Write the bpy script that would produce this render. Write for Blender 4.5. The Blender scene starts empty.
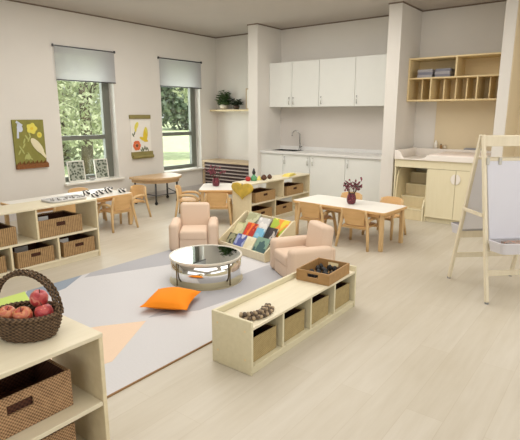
import bpy, bmesh, math, random
from mathutils import Vector, Matrix
random.seed(7)
PI = math.pi
scn = bpy.context.scene
COL = scn.collection

# ------------------------------------------------------------------ materials
def lin(c):
    c = c / 255.0
    return c / 12.92 if c <= 0.04045 else ((c + 0.055) / 1.055) ** 2.4
def rgb(r, g, b, a=1.0):
    return (lin(r), lin(g), lin(b), a)

class NT:
    def __init__(self, name):
        self.m = bpy.data.materials.new(name)
        self.m.use_nodes = True
        self.t = self.m.node_tree
        self.b = self.t.nodes['Principled BSDF']
        self.out = self.t.nodes['Material Output']
    def n(self, typ, **kw):
        nd = self.t.nodes.new(typ)
        for k, v in kw.items():
            setattr(nd, k, v)
        return nd
    def l(self, a, b):
        self.t.links.new(a, b)
    def math(self, op, a, b=None):
        nd = self.n('ShaderNodeMath', operation=op)
        for i, v in enumerate((a, b)):
            if v is None: continue
            if isinstance(v, (int, float)): nd.inputs[i].default_value = v
            else: self.l(v, nd.inputs[i])
        return nd.outputs[0]
    def coords(self, scale=(1, 1, 1), rot=(0, 0, 0), out='Object'):
        tc = self.n('ShaderNodeTexCoord')
        mp = self.n('ShaderNodeMapping')
        mp.inputs['Scale'].default_value = scale
        mp.inputs['Rotation'].default_value = rot
        self.l(tc.outputs[out], mp.inputs['Vector'])
        return mp.outputs[0]
    def noise(self, vec, scale=5, detail=3, rough=0.5):
        nd = self.n('ShaderNodeTexNoise')
        nd.inputs['Scale'].default_value = scale
        nd.inputs['Detail'].default_value = detail
        nd.inputs['Roughness'].default_value = rough
        self.l(vec, nd.inputs['Vector'])
        return nd.outputs['Fac']
    def ramp(self, fac, stops, interp='LINEAR'):
        nd = self.n('ShaderNodeValToRGB')
        cr = nd.color_ramp
        cr.interpolation = interp
        while len(cr.elements) < len(stops): cr.elements.new(0.5)
        for e, (p, c) in zip(cr.elements, stops):
            e.position = p; e.color = c
        self.l(fac, nd.inputs[0])
        return nd.outputs[0]
    def bump(self, h, strength=0.2, dist=0.01):
        nd = self.n('ShaderNodeBump')
        nd.inputs['Strength'].default_value = strength
        nd.inputs['Distance'].default_value = dist
        self.l(h, nd.inputs['Height'])
        self.l(nd.outputs[0], self.b.inputs['Normal'])
    def set(self, rough=0.6, metal=0.0, spec=None, col=None):
        self.b.inputs['Roughness'].default_value = rough
        self.b.inputs['Metallic'].default_value = metal
        if spec is not None: self.b.inputs['Specular IOR Level'].default_value = spec
        if col is not None: self.b.inputs['Base Color'].default_value = col
        return self

def mul(c, k):
    return (c[0] * k, c[1] * k, c[2] * k, 1)

def m_plain(name, c, rough=0.6, metal=0.0, var=0.05, scale=6, spec=None):
    t = NT(name).set(rough, metal, spec)
    f = t.noise(t.coords(), scale, 3)
    t.l(t.ramp(f, [(0.3, mul(c, 1 - var)), (0.7, mul(c, 1 + var))]), t.b.inputs['Base Color'])
    return t.m
def m_wood(name, c1, c2, rough=0.5, along=(1, 12, 12), scale=3.0):
    t = NT(name).set(rough)
    v = t.coords(along)
    f = t.noise(v, scale, 4, 0.6)
    t.l(t.ramp(f, [(0.25, c1), (0.75, c2)]), t.b.inputs['Base Color'])
    t.bump(f, 0.05, 0.002)
    return t.m
def m_fabric(name, c, rough=0.9, scale=260, var=0.06):
    t = NT(name).set(rough, spec=0.15)
    v = t.coords()
    f = t.noise(v, scale, 2)
    g = t.noise(v, 4, 2)
    s = t.math('ADD', t.math('MULTIPLY', f, 0.5), t.math('MULTIPLY', g, 0.5))
    t.l(t.ramp(s, [(0.3, mul(c, 1 - var)), (0.7, mul(c, 1 + var))]), t.b.inputs['Base Color'])
    t.bump(f, 0.15, 0.002)
    return t.m
def m_weave(name, dark, light, fu=330, fv=330, diag=0.0, rough=0.75, bump=0.6):
    t = NT(name).set(rough, spec=0.2)
    tc = t.n('ShaderNodeTexCoord')
    sp = t.n('ShaderNodeSeparateXYZ')
    t.l(tc.outputs['Object'], sp.inputs[0])
    u = t.math('ADD', sp.outputs[0], sp.outputs[1])
    z = sp.outputs[2]
    if diag: u = t.math('ADD', u, t.math('MULTIPLY', z, diag))
    a = t.math('SINE', t.math('MULTIPLY', u, fu))
    b = t.math('SINE', t.math('MULTIPLY', z, fv))
    h = t.math('ADD', t.math('MULTIPLY', t.math('MULTIPLY', a, b), 0.5), 0.5)
    nz = t.noise(t.coords(), 30, 3)
    k = t.math('ADD', t.math('MULTIPLY', h, 0.6), t.math('MULTIPLY', nz, 0.4))
    t.l(t.ramp(k, [(0.2, dark), (0.75, light)]), t.b.inputs['Base Color'])
    t.bump(h, bump, 0.004)
    return t.m
def m_blotch(name, cols, scale=14, rough=0.5, seed=0.0):
    t = NT(name).set(rough)
    tc = t.coords()
    nd = t.n('ShaderNodeVectorMath', operation='ADD')
    t.l(tc, nd.inputs[0]); nd.inputs[1].default_value = (seed, seed * 1.7, seed * 0.6)
    f = t.noise(nd.outputs[0], scale, 2)
    n = len(cols)
    t.l(t.ramp(f, [(0.3 + 0.42 * i / max(1, n), c) for i, c in enumerate(cols)], 'CONSTANT'), t.b.inputs['Base Color'])
    return t.m

M = {}
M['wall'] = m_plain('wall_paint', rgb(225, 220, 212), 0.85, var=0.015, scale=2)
M['niche_shade'] = m_plain('niche_shade_paint', rgb(208, 201, 193), 0.7, var=0.01, scale=2)  # greyed wall colour, paints in the shade under the wall cabinets
M['wall_tan'] = m_plain('tan_paint', rgb(222, 206, 174), 0.85, var=0.02, scale=2)
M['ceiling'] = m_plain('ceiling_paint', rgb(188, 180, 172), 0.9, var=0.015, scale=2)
M['shadow_line'] = m_plain('shadow_line_paint', rgb(128, 112, 98), 0.8)  # dark tone standing in for shadow along the ceiling edge
M['base'] = m_plain('baseboard_paint', rgb(205, 200, 196), 0.7)
M['maple'] = m_wood('maple_panel', rgb(218, 203, 166), rgb(228, 214, 180), 0.5, (10, 1.2, 10))
M['maple_top'] = m_wood('maple_top', rgb(218, 207, 178), rgb(226, 216, 190), 0.45, (10, 1.2, 10))
M['maple_edge'] = m_wood('maple_edge', rgb(214, 194, 150), rgb(228, 208, 166), 0.5, (10, 1.2, 10))
M['birch'] = m_wood('birch_plywood', rgb(208, 166, 110), rgb(222, 182, 128), 0.45, (1.5, 10, 10))
M['birch_leg'] = m_wood('birch_leg', rgb(204, 170, 120), rgb(218, 186, 138), 0.45, (10, 10, 1.5))
M['bench'] = m_wood('bench_panel', rgb(212, 203, 170), rgb(222, 213, 182), 0.5, (10, 1.2, 10))
M['oak'] = m_wood('cubby_oak', rgb(224, 200, 148), rgb(234, 212, 166), 0.5, (1.2, 10, 10))
M['step_wood'] = m_wood('step_wood', rgb(216, 200, 160), rgb(226, 211, 174), 0.5, (10, 10, 1.2))
M['unit'] = m_wood('changing_unit_panel', rgb(228, 217, 182), rgb(232, 222, 190), 0.5, (10, 10, 1.2))
M['box_wood'] = m_wood('wooden_tray', rgb(152, 116, 70), rgb(174, 136, 88), 0.5, (2, 12, 12))
M['halfwood'] = m_wood('halfmoon_top', rgb(188, 154, 112), rgb(206, 172, 130), 0.45, (10, 1.5, 10))
M['easel'] = m_wood('easel_wood', rgb(216, 204, 176), rgb(226, 215, 190), 0.5, (9, 9, 1.4))
M['white_lam'] = m_plain('white_laminate', rgb(240, 236, 226), 0.35, var=0.01)
M['cab'] = m_plain('cabinet_white', rgb(226, 226, 220), 0.4, var=0.01)
M['counter'] = m_plain('counter_grey', rgb(224, 222, 218), 0.3, var=0.02, scale=40)
M['tub'] = m_plain('moulded_white', rgb(238, 230, 220), 0.3, var=0.01)
M['pad'] = m_plain('pad_vinyl', rgb(240, 226, 216), 0.45, var=0.01)
M['chrome'] = m_plain('chrome', rgb(200, 200, 198), 0.2, 1.0, 0.01)
M['steel'] = m_plain('dark_steel', rgb(92, 92, 94), 0.35, 0.8, 0.03)
M['sink'] = m_plain('sink_dark', rgb(60, 58, 56), 0.35, 0.6, 0.03)
M['grey_metal'] = m_plain('grey_metal', rgb(150, 150, 152), 0.4, 0.6, 0.02)
M['black'] = m_plain('black_plastic', rgb(28, 26, 26), 0.45)
M['brass'] = m_plain('brass', rgb(116, 100, 66), 0.35, 0.8, 0.03)
M['rim_dull'] = m_plain('base_ring_metal', rgb(188, 178, 150), 0.45, 0.3, 0.02)
M['rim'] = m_plain('pale_metal_rim', rgb(226, 220, 206), 0.35, 0.3, 0.02)
M['mirror'] = NT('mirror').set(0.02, 1.0, col=(0.86, 0.87, 0.86, 1)).m
M['frame'] = m_plain('window_frame_grey', rgb(112, 114, 104), 0.5)
M['pink'] = m_fabric('peach_vinyl', rgb(216, 192, 170), 0.6, 200, 0.02)
M['orange'] = m_fabric('orange_cloth', rgb(244, 142, 34), 0.75, 300, 0.05)
M['wicker'] = m_weave('wicker_brown', rgb(104, 80, 52), rgb(190, 156, 112), 330, 330, 1.0)
M['wicker_red'] = m_weave('wicker_red_brown', rgb(96, 70, 48), rgb(200, 162, 122), 420, 420, 0.0)
M['wicker_tan'] = m_weave('wicker_tan', rgb(150, 118, 78), rgb(192, 158, 112), 300, 300, 0.0)
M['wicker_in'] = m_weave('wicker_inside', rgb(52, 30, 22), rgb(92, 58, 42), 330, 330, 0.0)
M['bin_cloth'] = m_weave('woven_bin', rgb(142, 124, 84), rgb(186, 166, 120), 500, 500, 0.0, bump=0.3)
M['dark_weave'] = m_weave('dark_basket', rgb(50, 40, 32), rgb(124, 100, 76), 260, 420, 0.0)
M['paper'] = m_plain('paper', rgb(236, 236, 236), 0.8, var=0.01)
M['easel_paper'] = m_plain('easel_paper', rgb(206, 205, 212), 0.75, var=0.01)
M['easel_board'] = m_plain('easel_board', rgb(232, 230, 232), 0.6, var=0.01)
M['easel_tray'] = m_plain('easel_tray', rgb(206, 203, 206), 0.4, var=0.01)
M['grey_paper'] = m_plain('grey_paper', rgb(176, 172, 168), 0.8)
M['leaf'] = m_plain('leaf_green', rgb(78, 104, 56), 0.6, var=0.35, scale=25)
M['leaf_dark'] = m_plain('leaf_dark', rgb(42, 58, 36), 0.6, var=0.35, scale=25)
M['pot'] = m_plain('cream_pot', rgb(216, 206, 186), 0.6)
M['pot_dark'] = m_plain('dark_pot', rgb(70, 54, 42), 0.6)
M['soil'] = m_plain('soil', rgb(50, 38, 30), 0.9, var=0.3, scale=60)
M['stem'] = m_plain('stem_brown', rgb(84, 62, 46), 0.7)
M['berry'] = m_plain('berry_red', rgb(122, 52, 66), 0.5, var=0.45, scale=40)
M['vase'] = m_blotch('vase_mosaic', [rgb(74, 24, 34), rgb(124, 40, 52), rgb(58, 24, 40), rgb(150, 70, 74)], 60, 0.3)
M['apple'] = m_blotch('apple_skin', [rgb(186, 66, 70), rgb(204, 92, 88), rgb(222, 142, 122), rgb(192, 74, 74)], 22, 0.35)
M['apple2'] = m_blotch('apple_skin_streaked', [rgb(216, 164, 112), rgb(200, 112, 84), rgb(212, 140, 98), rgb(184, 84, 66)], 24, 0.35, 3.1)
M['red'] = m_plain('red_apple', rgb(172, 40, 36), 0.4, var=0.2, scale=20)
M['gold'] = m_plain('gold_felt', rgb(196, 166, 66), 0.7, var=0.22, scale=12)
M['green_glass'] = m_plain('green_bottle', rgb(88, 150, 104), 0.25, var=0.15, scale=15)
M['brown'] = m_plain('pinecone_brown', rgb(86, 56, 40), 0.8, var=0.4, scale=60)
M['yellow'] = m_plain('yellow_cloth', rgb(232, 214, 120), 0.8, var=0.1)
M['pebble'] = m_blotch('pebble_grey', [rgb(150, 146, 140), rgb(190, 186, 180), rgb(120, 116, 112)], 18, 0.6)
M['tray_grey'] = m_plain('tray_grey', rgb(196, 194, 190), 0.5)
M['bead'] = m_plain('bead_wood', rgb(168, 146, 116), 0.6, var=0.35, scale=50)
M['bead_dark'] = m_plain('bead_dark', rgb(92, 76, 60), 0.6, var=0.3, scale=50)
M['slat_dark'] = m_plain('slat_dark', rgb(66, 50, 48), 0.6)
M['slat_light'] = m_plain('slat_light', rgb(176, 160, 150), 0.6)
M['cover_wood'] = m_wood('cover_wood', rgb(186, 162, 130), rgb(204, 182, 150), 0.5, (1.5, 10, 10))
M['blanket'] = m_fabric('blanket_grey', rgb(178, 174, 176), 0.9, 120, 0.1)
M['blanket2'] = m_fabric('blanket_blue_grey', rgb(140, 140, 150), 0.9, 120, 0.1)
M['clip'] = m_plain('clip_grey', rgb(186, 182, 172), 0.4, 0.3)
M['paint_strip'] = m_blotch('crayons', [rgb(110, 104, 100), rgb(150, 140, 128), rgb(176, 120, 96), rgb(120, 140, 130)], 40, 0.5)
M['art_green'] = m_plain('art_green', rgb(138, 134, 66), 0.8, var=0.1, scale=10)
M['art_brown'] = m_plain('art_brown', rgb(134, 84, 42), 0.8, var=0.25, scale=40)
M['art_white'] = m_plain('art_white', rgb(238, 234, 226), 0.8, var=0.01)
M['art_olive'] = m_plain('art_olive', rgb(140, 130, 78), 0.7, var=0.08)
for k, c in dict(a_cream=(232, 222, 186), a_yellow=(226, 214, 96), a_blue=(206, 212, 226), a_leaf=(178, 180, 110), a_orange=(224, 116, 72), a_gold=(224, 196, 60), a_dk=(110, 118, 92), a_brown=(120, 84, 50), a_grey=(150, 150, 146), a_teal=(96, 150, 150)).items():
    M[k] = m_plain(k, rgb(*c), 0.8, var=0.05)

def zebra():
    t = NT('zebra_glaze').set(0.3)
    w = t.n('ShaderNodeTexWave', bands_direction='DIAGONAL')
    w.inputs['Scale'].default_value = 9; w.inputs['Distortion'].default_value = 3
    t.l(t.coords(), w.inputs['Vector'])
    t.l(t.ramp(w.outputs['Fac'], [(0.0, rgb(24, 22, 24)), (0.5, rgb(238, 234, 228))], 'CONSTANT'), t.b.inputs['Base Color'])
    return t.m
M['zebra'] = zebra()
def dots():
    t = NT('dotted_print').set(0.6)
    v = t.n('ShaderNodeTexVoronoi'); v.inputs['Scale'].default_value = 22
    t.l(t.coords(), v.inputs['Vector'])
    t.l(t.ramp(v.outputs['Distance'], [(0.0, rgb(78, 88, 72)), (0.42, rgb(168, 172, 158))], 'CONSTANT'), t.b.inputs['Base Color'])
    return t.m
M['dots'] = dots()

def m_floor():
    t = NT('plank_floor').set(0.42, spec=0.4)
    v = t.coords((1, 1, 1), (0, 0, PI / 2))
    br = t.n('ShaderNodeTexBrick')
    br.inputs['Scale'].default_value = 1.0
    br.inputs['Brick Width'].default_value = 1.5
    br.inputs['Row Height'].default_value = 0.19
    br.inputs['Mortar Size'].default_value = 0.0016
    br.inputs['Mortar Smooth'].default_value = 0.6
    br.inputs['Color1'].default_value = rgb(196, 188, 171)
    br.inputs['Color2'].default_value = rgb(202, 195, 180)
    br.inputs['Mortar'].default_value = rgb(188, 178, 159)
    t.l(v, br.inputs['Vector'])
    g = t.noise(t.coords((9, 0.9, 1)), 2.2, 5, 0.6)
    g2 = t.noise(t.coords((2.0, 0.7, 1)), 1.1, 4, 0.6)
    s = t.math('ADD', t.math('MULTIPLY', g, 0.5), t.math('MULTIPLY', g2, 0.5))
    mx = t.n('ShaderNodeMix', data_type='RGBA', blend_type='MULTIPLY')
    mx.inputs['Factor'].default_value = 1.0
    t.l(br.outputs['Color'], mx.inputs['A'])
    t.l(t.ramp(s, [(0.32, (0.88, 0.855, 0.81, 1)), (0.68, (1.04, 1.04, 1.05, 1))]), mx.inputs['B'])
    t.l(mx.outputs['Result'], t.b.inputs['Base Color'])
    return t.m
M['floor'] = m_floor()
def m_rug(name, c, k=0.05, ang=0.0):
    t = NT(name).set(0.95, spec=0.1)
    w = t.n('ShaderNodeTexWave', bands_direction='X')
    w.inputs['Scale'].default_value = 22; w.inputs['Distortion'].default_value = 1.5; w.inputs['Detail'].default_value = 2
    t.l(t.coords((1, 1, 1), (0, 0, ang)), w.inputs['Vector'])
    f = t.noise(t.coords(), 120, 2)
    s = t.math('ADD', t.math('MULTIPLY', w.outputs['Fac'], 0.6), t.math('MULTIPLY', f, 0.4))
    t.l(t.ramp(s, [(0.2, mul(c, 1 - k)), (0.8, mul(c, 1 + k * 0.6))]), t.b.inputs['Base Color'])
    t.bump(s, 0.2, 0.003)
    return t.m
M['rug_white'] = m_rug('rug_white', rgb(208, 206, 206), 0.07, 0.5)
M['rug_grey'] = m_rug('rug_grey', rgb(176, 175, 178), 0.10, 0.9)
M['rug_blue'] = m_rug('rug_blue', rgb(150, 160, 172), 0.16, 1.3)
M['rug_lime'] = m_rug('rug_lime', rgb(206, 226, 128), 0.06, 0.2)
M['rug_peach'] = m_rug('rug_peach', rgb(232, 206, 180), 0.08, 1.0)
M['rug_edge'] = m_plain('rug_edge', rgb(150, 116, 80), 0.9)

def m_blind():
    t = NT('blind_fabric')
    d = t.n('ShaderNodeBsdfDiffuse'); d.inputs['Color'].default_value = rgb(184, 181, 184)
    tr = t.n('ShaderNodeBsdfTranslucent'); tr.inputs['Color'].default_value = rgb(196, 194, 192)
    tp = t.n('ShaderNodeBsdfTransparent'); tp.inputs['Color'].default_value = (0.9, 0.9, 0.9, 1)
    m1 = t.n('ShaderNodeMixShader'); m1.inputs[0].default_value = 0.35
    m2 = t.n('ShaderNodeMixShader'); m2.inputs[0].default_value = 0.12
    t.l(d.outputs[0], m1.inputs[1]); t.l(tr.outputs[0], m1.inputs[2])
    t.l(m1.outputs[0], m2.inputs[1]); t.l(tp.outputs[0], m2.inputs[2])
    t.l(m2.outputs[0], t.out.inputs['Surface'])
    return t.m
M['blind'] = m_blind()
def m_glass():
    t = NT('window_glass')
    g = t.n('ShaderNodeBsdfGlossy'); g.inputs['Roughness'].default_value = 0.02
    tp = t.n('ShaderNodeBsdfTransparent'); tp.inputs['Color'].default_value = (0.93, 0.95, 0.93, 1)
    m1 = t.n('ShaderNodeMixShader'); m1.inputs[0].default_value = 0.05
    t.l(tp.outputs[0], m1.inputs[1]); t.l(g.outputs[0], m1.inputs[2])
    t.l(m1.outputs[0], t.out.inputs['Surface'])
    return t.m
M['glass'] = m_glass()
def m_tree(name, c, var):
    t = NT(name).set(0.6)
    f = t.noise(t.coords(), 3.5, 3)
    t.l(t.ramp(f, [(0.3, mul(c, 1 - var)), (0.7, mul(c, 1 + var))]), t.b.inputs['Base Color'])
    tr = t.n('ShaderNodeBsdfTranslucent'); tr.inputs['Color'].default_value = mul(c, 1.3)
    mx = t.n('ShaderNodeMixShader'); mx.inputs[0].default_value = 0.3
    t.l(t.b.outputs[0], mx.inputs[1]); t.l(tr.outputs[0], mx.inputs[2]); t.l(mx.outputs[0], t.out.inputs['Surface'])
    return t.m
M['tree1'] = m_tree('tree_leaf_mid', rgb(164, 170, 142), 0.4)
M['tree2'] = m_tree('tree_leaf_pale', rgb(190, 196, 168), 0.4)
M['tree3'] = m_tree('tree_leaf_dark', rgb(112, 126, 108), 0.35)
M['bark'] = m_plain('bark', rgb(96, 86, 72), 0.9, var=0.3, scale=20)
M['lawn'] = m_plain('lawn_grass', rgb(214, 226, 178), 0.95, var=0.15, scale=3)

# ------------------------------------------------------------------ mesh builder
class MB:
    def __init__(s):
        s.v = []; s.f = []; s.mi = []
    def add(s, vs, fs, mi=0, X=None):
        b = len(s.v)
        for v in vs:
            v = Vector(v)
            s.v.append(tuple(X @ v) if X is not None else tuple(v))
        for f in fs:
            s.f.append(tuple(b + i for i in f)); s.mi.append(mi)
        return s
    def box(s, lo, hi, mi=0, X=None):
        x0, y0, z0 = lo; x1, y1, z1 = hi
        return s.add([(x0, y0, z0), (x1, y0, z0), (x1, y1, z0), (x0, y1, z0), (x0, y0, z1), (x1, y0, z1), (x1, y1, z1), (x0, y1, z1)],
                     [(3, 2, 1, 0), (4, 5, 6, 7), (0, 1, 5, 4), (1, 2, 6, 5), (2, 3, 7, 6), (3, 0, 4, 7)], mi, X)
    def bar(s, a, b, w, d, mi=0, up=(0, 0, 1)):
        a = Vector(a); b = Vector(b); z = (b - a).normalized(); u = Vector(up)
        if abs(z.dot(u)) > 0.95: u = Vector((0, 1, 0))
        x = z.cross(u).normalized(); y = x.cross(z).normalized()
        vs = []
        for p in (a, b):
            for sx, sy in ((-1, -1), (1, -1), (1, 1), (-1, 1)):
                vs.append(p + x * sx * w / 2 + y * sy * d / 2)
        return s.add(vs, [(3, 2, 1, 0), (4, 5, 6, 7), (0, 1, 5, 4), (1, 2, 6, 5), (2, 3, 7, 6), (3, 0, 4, 7)], mi)
    def tube(s, pts, r, n=10, mi=0, closed=False):
        pts = [Vector(p) for p in pts]; N = len(pts)
        rs = r if isinstance(r, (list, tuple)) else [r] * N
        vs = []; fs = []; prev = None
        for i, p in enumerate(pts):
            if closed: t = pts[(i + 1) % N] - pts[i - 1]
            else: t = pts[min(i + 1, N - 1)] - pts[max(i - 1, 0)]
            t = t.normalized() if t.length > 1e-9 else Vector((0, 0, 1))
            if prev is None:
                u = Vector((0, 0, 1)) if abs(t.z) < 0.9 else Vector((1, 0, 0))
                x = t.cross(u).normalized()
            else:
                x = (prev - t * prev.dot(t)).normalized()
            prev = x; y = t.cross(x)
            for k in range(n):
                a = 2 * PI * k / n
                vs.append(p + (x * math.cos(a) + y * math.sin(a)) * rs[i])
        rng = N if closed else N - 1
        for i in range(rng):
            j = (i + 1) % N
            for k in range(n):
                k2 = (k + 1) % n
                fs.append((i * n + k, i * n + k2, j * n + k2, j * n + k))
        if not closed:
            fs.append(tuple(range(n - 1, -1, -1))); fs.append(tuple((N - 1) * n + k for k in range(n)))
        return s.add(vs, fs, mi)
    def lathe(s, prof, n=32, mi=0, X=None, fn=None):
        vs = []; fs = []; m = len(prof)
        for i, (r, z) in enumerate(prof):
            for k in range(n):
                a = 2 * PI * k / n
                rr = r if fn is None else fn(r, z, a, i)
                vs.append((rr * math.cos(a), rr * math.sin(a), z))
        for i in range(m - 1):
            for k in range(n):
                k2 = (k + 1) % n
                fs.append((i * n + k, i * n + k2, (i + 1) * n + k2, (i + 1) * n + k))
        if prof[0][0] > 1e-6: fs.append(tuple(range(n - 1, -1, -1)))
        if prof[-1][0] > 1e-6: fs.append(tuple((m - 1) * n + k for k in range(n)))
        return s.add(vs, fs, mi, X)
    def prism(s, poly, h0, h1, axis='z', mi=0, X=None):
        n = len(poly)
        def P(a, b, h):
            return {'z': (a, b, h), 'x': (h, a, b), 'y': (a, h, b)}[axis]
        vs = [P(a, b, h0) for a, b in poly] + [P(a, b, h1) for a, b in poly]
        fs = [tuple(range(n - 1, -1, -1)), tuple(range(n, 2 * n))]
        for i in range(n):
            j = (i + 1) % n
            fs.append((i, j, n + j, n + i))
        return s.add(vs, fs, mi, X)
    def ball(s, c, r, n=12, mi=0, sc=(1, 1, 1)):
        m = max(4, n // 2)
        prof = [(math.sin(PI * i / m) * 1.0, -math.cos(PI * i / m)) for i in range(m + 1)]
        prof[0] = (1e-7, -1); prof[-1] = (1e-7, 1)
        X = Matrix.Translation(c) @ Matrix.Diagonal((r * sc[0], r * sc[1], r * sc[2], 1))
        return s.lathe(prof, n, mi, X)
    def quad(s, p, mi=0):
        return s.add(p, [tuple(range(len(p)))], mi)
    def build(s, name, mats, parent=None, bevel=0.0, seg=2, smooth=False, subs=0, loc=None, rz=0):
        me = bpy.data.meshes.new(name)
        me.from_pydata(s.v, [], s.f)
        mats = mats if isinstance(mats, (list, tuple)) else [mats]
        for m in mats: me.materials.append(M[m] if isinstance(m, str) else m)
        if len(mats) > 1: me.polygons.foreach_set('material_index', s.mi)
        bm = bmesh.new(); bm.from_mesh(me)
        bmesh.ops.recalc_face_normals(bm, faces=bm.faces)
        bm.to_mesh(me); bm.free()
        if smooth: me.polygons.foreach_set('use_smooth', [True] * len(me.polygons))
        o = bpy.data.objects.new(name, me); COL.objects.link(o)
        if parent is not None: o.parent = parent
        if loc is not None: o.location = loc
        if rz: o.rotation_euler.z = rz
        if bevel > 0:
            b = o.modifiers.new('bevel', 'BEVEL'); b.width = bevel; b.segments = seg; b.limit_method = 'ANGLE'; b.angle_limit = 0.6
            if seg > 2: me.polygons.foreach_set('use_smooth', [True] * len(me.polygons))
        if subs:
            sm = o.modifiers.new('sub', 'SUBSURF'); sm.levels = subs; sm.render_levels = subs
        return o

def tag(o, label, cat, group=None):
    o['label'] = label; o['category'] = cat
    if group: o['group'] = group
    return o
def thing(name, label, cat, loc=(0, 0, 0), rz=0, group=None):
    o = bpy.data.objects.new(name, None); COL.objects.link(o)
    o.empty_display_size = 0.05
    o.location = loc; o.rotation_euler = (0, 0, rz)
    return tag(o, label, cat, group)
def struct(o):
    o['kind'] = 'structure'; return o
def kids(o):
    return [c for c in ALLK() if c.parent is o]
def ALLK():
    return list(scn.collection.objects)
def dup(o, label, loc=None, rz=None, parent=None, group=None):
    c = o.copy(); COL.objects.link(c)
    if parent is not None: c.parent = parent
    if loc is not None: c.location = loc
    if rz is not None: c.rotation_euler.z = rz
    if label: c['label'] = label
    if group: c['group'] = group
    for k in kids(o): dup(k, None, parent=c)
    return c
def arc(cx, cy, r, a0, a1, n):
    return [(cx + r * math.cos(a0 + (a1 - a0) * i / n), cy + r * math.sin(a0 + (a1 - a0) * i / n)) for i in range(n + 1)]

# ------------------------------------------------------------------ room
XL, YB, ZC = -7.0, 7.65, 3.04
XR, YF = 3.2, -3.2
WIN = [(4.10, 5.11), (6.13, 7.15)]
WZ0, WZ1 = 0.42, 2.5
struct(MB().box((XL - 0.25, YF - 0.2, -0.1), (XR + 0.2, YB + 0.2, 0)).build('floor', 'floor'))
struct(MB().box((XL - 0.25, YF - 0.2, ZC), (XR + 0.2, YB + 0.2, ZC + 0.12)).build('ceiling', 'ceiling'))
b = MB(); ys = [YF - 0.2, WIN[0][0], WIN[0][1], WIN[1][0], WIN[1][1], YB + 0.2]
for i in range(5):
    if i % 2 == 0: b.box((XL - 0.25, ys[i], 0), (XL, ys[i + 1], ZC))
    else:
        b.box((XL - 0.25, ys[i], 0), (XL, ys[i + 1], WZ0)); b.box((XL - 0.25, ys[i], WZ1), (XL, ys[i + 1], ZC))
struct(b.build('wall_left', 'wall'))
struct(MB().box((XL, YB, 0), (-1.40, YB + 0.2, ZC)).build('wall_back', 'wall'))
struct(MB().box((-5.37, YB - .006, .85), (-2.97, YB, 1.64)).build('wall_niche_shade', 'niche_shade'))  # thin sheet carrying the painted shade of the kitchen niche
struct(MB().box((-1.40, YB, 0), (XR, YB + 0.2, ZC)).build('wall_back_right', 'wall_tan'))
struct(MB().box((XR, YF, 0), (XR + 0.2, YB, ZC)).build('wall_right', 'wall'))
struct(MB().box((XL, YF - 0.2, 0), (XR, YF, ZC)).build('wall_front', 'wall'))
struct(MB().box((-5.58, 6.93, 0), (-5.37, YB, ZC)).build('wall_column_left', 'wall', bevel=0.004))
struct(MB().box((-2.97, 6.87, 0), (-2.775, YB, ZC)).build('wall_column_right', 'wall', bevel=0.004))
struct(MB().box((-1.46, 6.9, 0), (-1.325, YB, ZC)).build('wall_partition', 'wall', bevel=0.004))
struct(MB().box((-1.325, 6.915, 0), (-1.315, YB, ZC)).build('wall_partition_side', 'wall_tan'))
struct(MB().box((-2.45, YB - 0.012, 0.9), (-1.46, YB, 1.70)).build('wall_back_panel', 'wall_tan'))  # plain tan colour paints in what a mirror here would reflect
# dark strips painting in the thin shadow line where walls meet the ceiling
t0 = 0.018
struct(MB().box((XL, YF, ZC - t0), (XL + 0.012, YB, ZC)).build('shadow_line_1', 'shadow_line'))
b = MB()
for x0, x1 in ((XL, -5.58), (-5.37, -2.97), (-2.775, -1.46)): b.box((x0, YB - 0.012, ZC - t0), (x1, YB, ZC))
struct(b.build('shadow_line_2', 'shadow_line'))
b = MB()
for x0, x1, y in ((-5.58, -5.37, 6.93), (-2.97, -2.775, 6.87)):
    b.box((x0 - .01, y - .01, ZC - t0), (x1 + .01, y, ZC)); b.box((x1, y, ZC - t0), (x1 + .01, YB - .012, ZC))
struct(b.build('shadow_line_3', 'shadow_line'))
struct(MB().box((XL, YF, 0), (XL + 0.015, YB, 0.1)).build('baseboard_left', 'base', bevel=0.003))
b = MB().box((-5.58, 6.918, 0), (-5.37, 6.93, 0.1)).box((-2.97, 6.858, 0), (-2.775, 6.87, 0.1))
struct(b.build('baseboard_back', 'base', bevel=0.003))

for i, (y0, y1) in enumerate(WIN):
    x0, x1 = XL - 0.2, XL - 0.14
    w = 0.075
    f = MB()
    f.box((x0, y0, WZ0 + .03), (x1, y0 + w, WZ1)).box((x0, y1 - w - .03, WZ0 + .03), (x1, y1, WZ1))
    f.box((x0, y0 + w, WZ1 - w), (x1, y1 - w, WZ1)).box((x0, y0 + w, WZ0 + .03), (x1, y1 - w, WZ0 + .03 + w))
    zm = 1.14
    f.box((x0 - .01, y0 + w, zm - .035), (x1 + .012, y1 - w, zm + .035))
    # inner sash strips
    f.box((x0 + .01, y1 - w - .075, WZ0 + .1), (x1 + .02, y1 - w - .03, WZ1 - w))
    wf = struct(f.build('window_%d' % (i + 1), 'frame', bevel=0.004))
    g = MB().box((XL - 0.172, y0 + w, WZ0 + .1), (XL - 0.168, y1 - w, WZ1 - w))
    g.build('pane', 'glass', wf)
    s = MB().box((XL - 0.14, y0 - 0.0, WZ0), (XL, y1, WZ0 + 0.03)).box((XL, y0 - 0.03, WZ0), (XL + 0.08, y1 + 0.06, WZ0 + 0.03))
    struct(s.build('trim_sill_%d' % (i + 1), 'white_lam', bevel=0.004))

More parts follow.
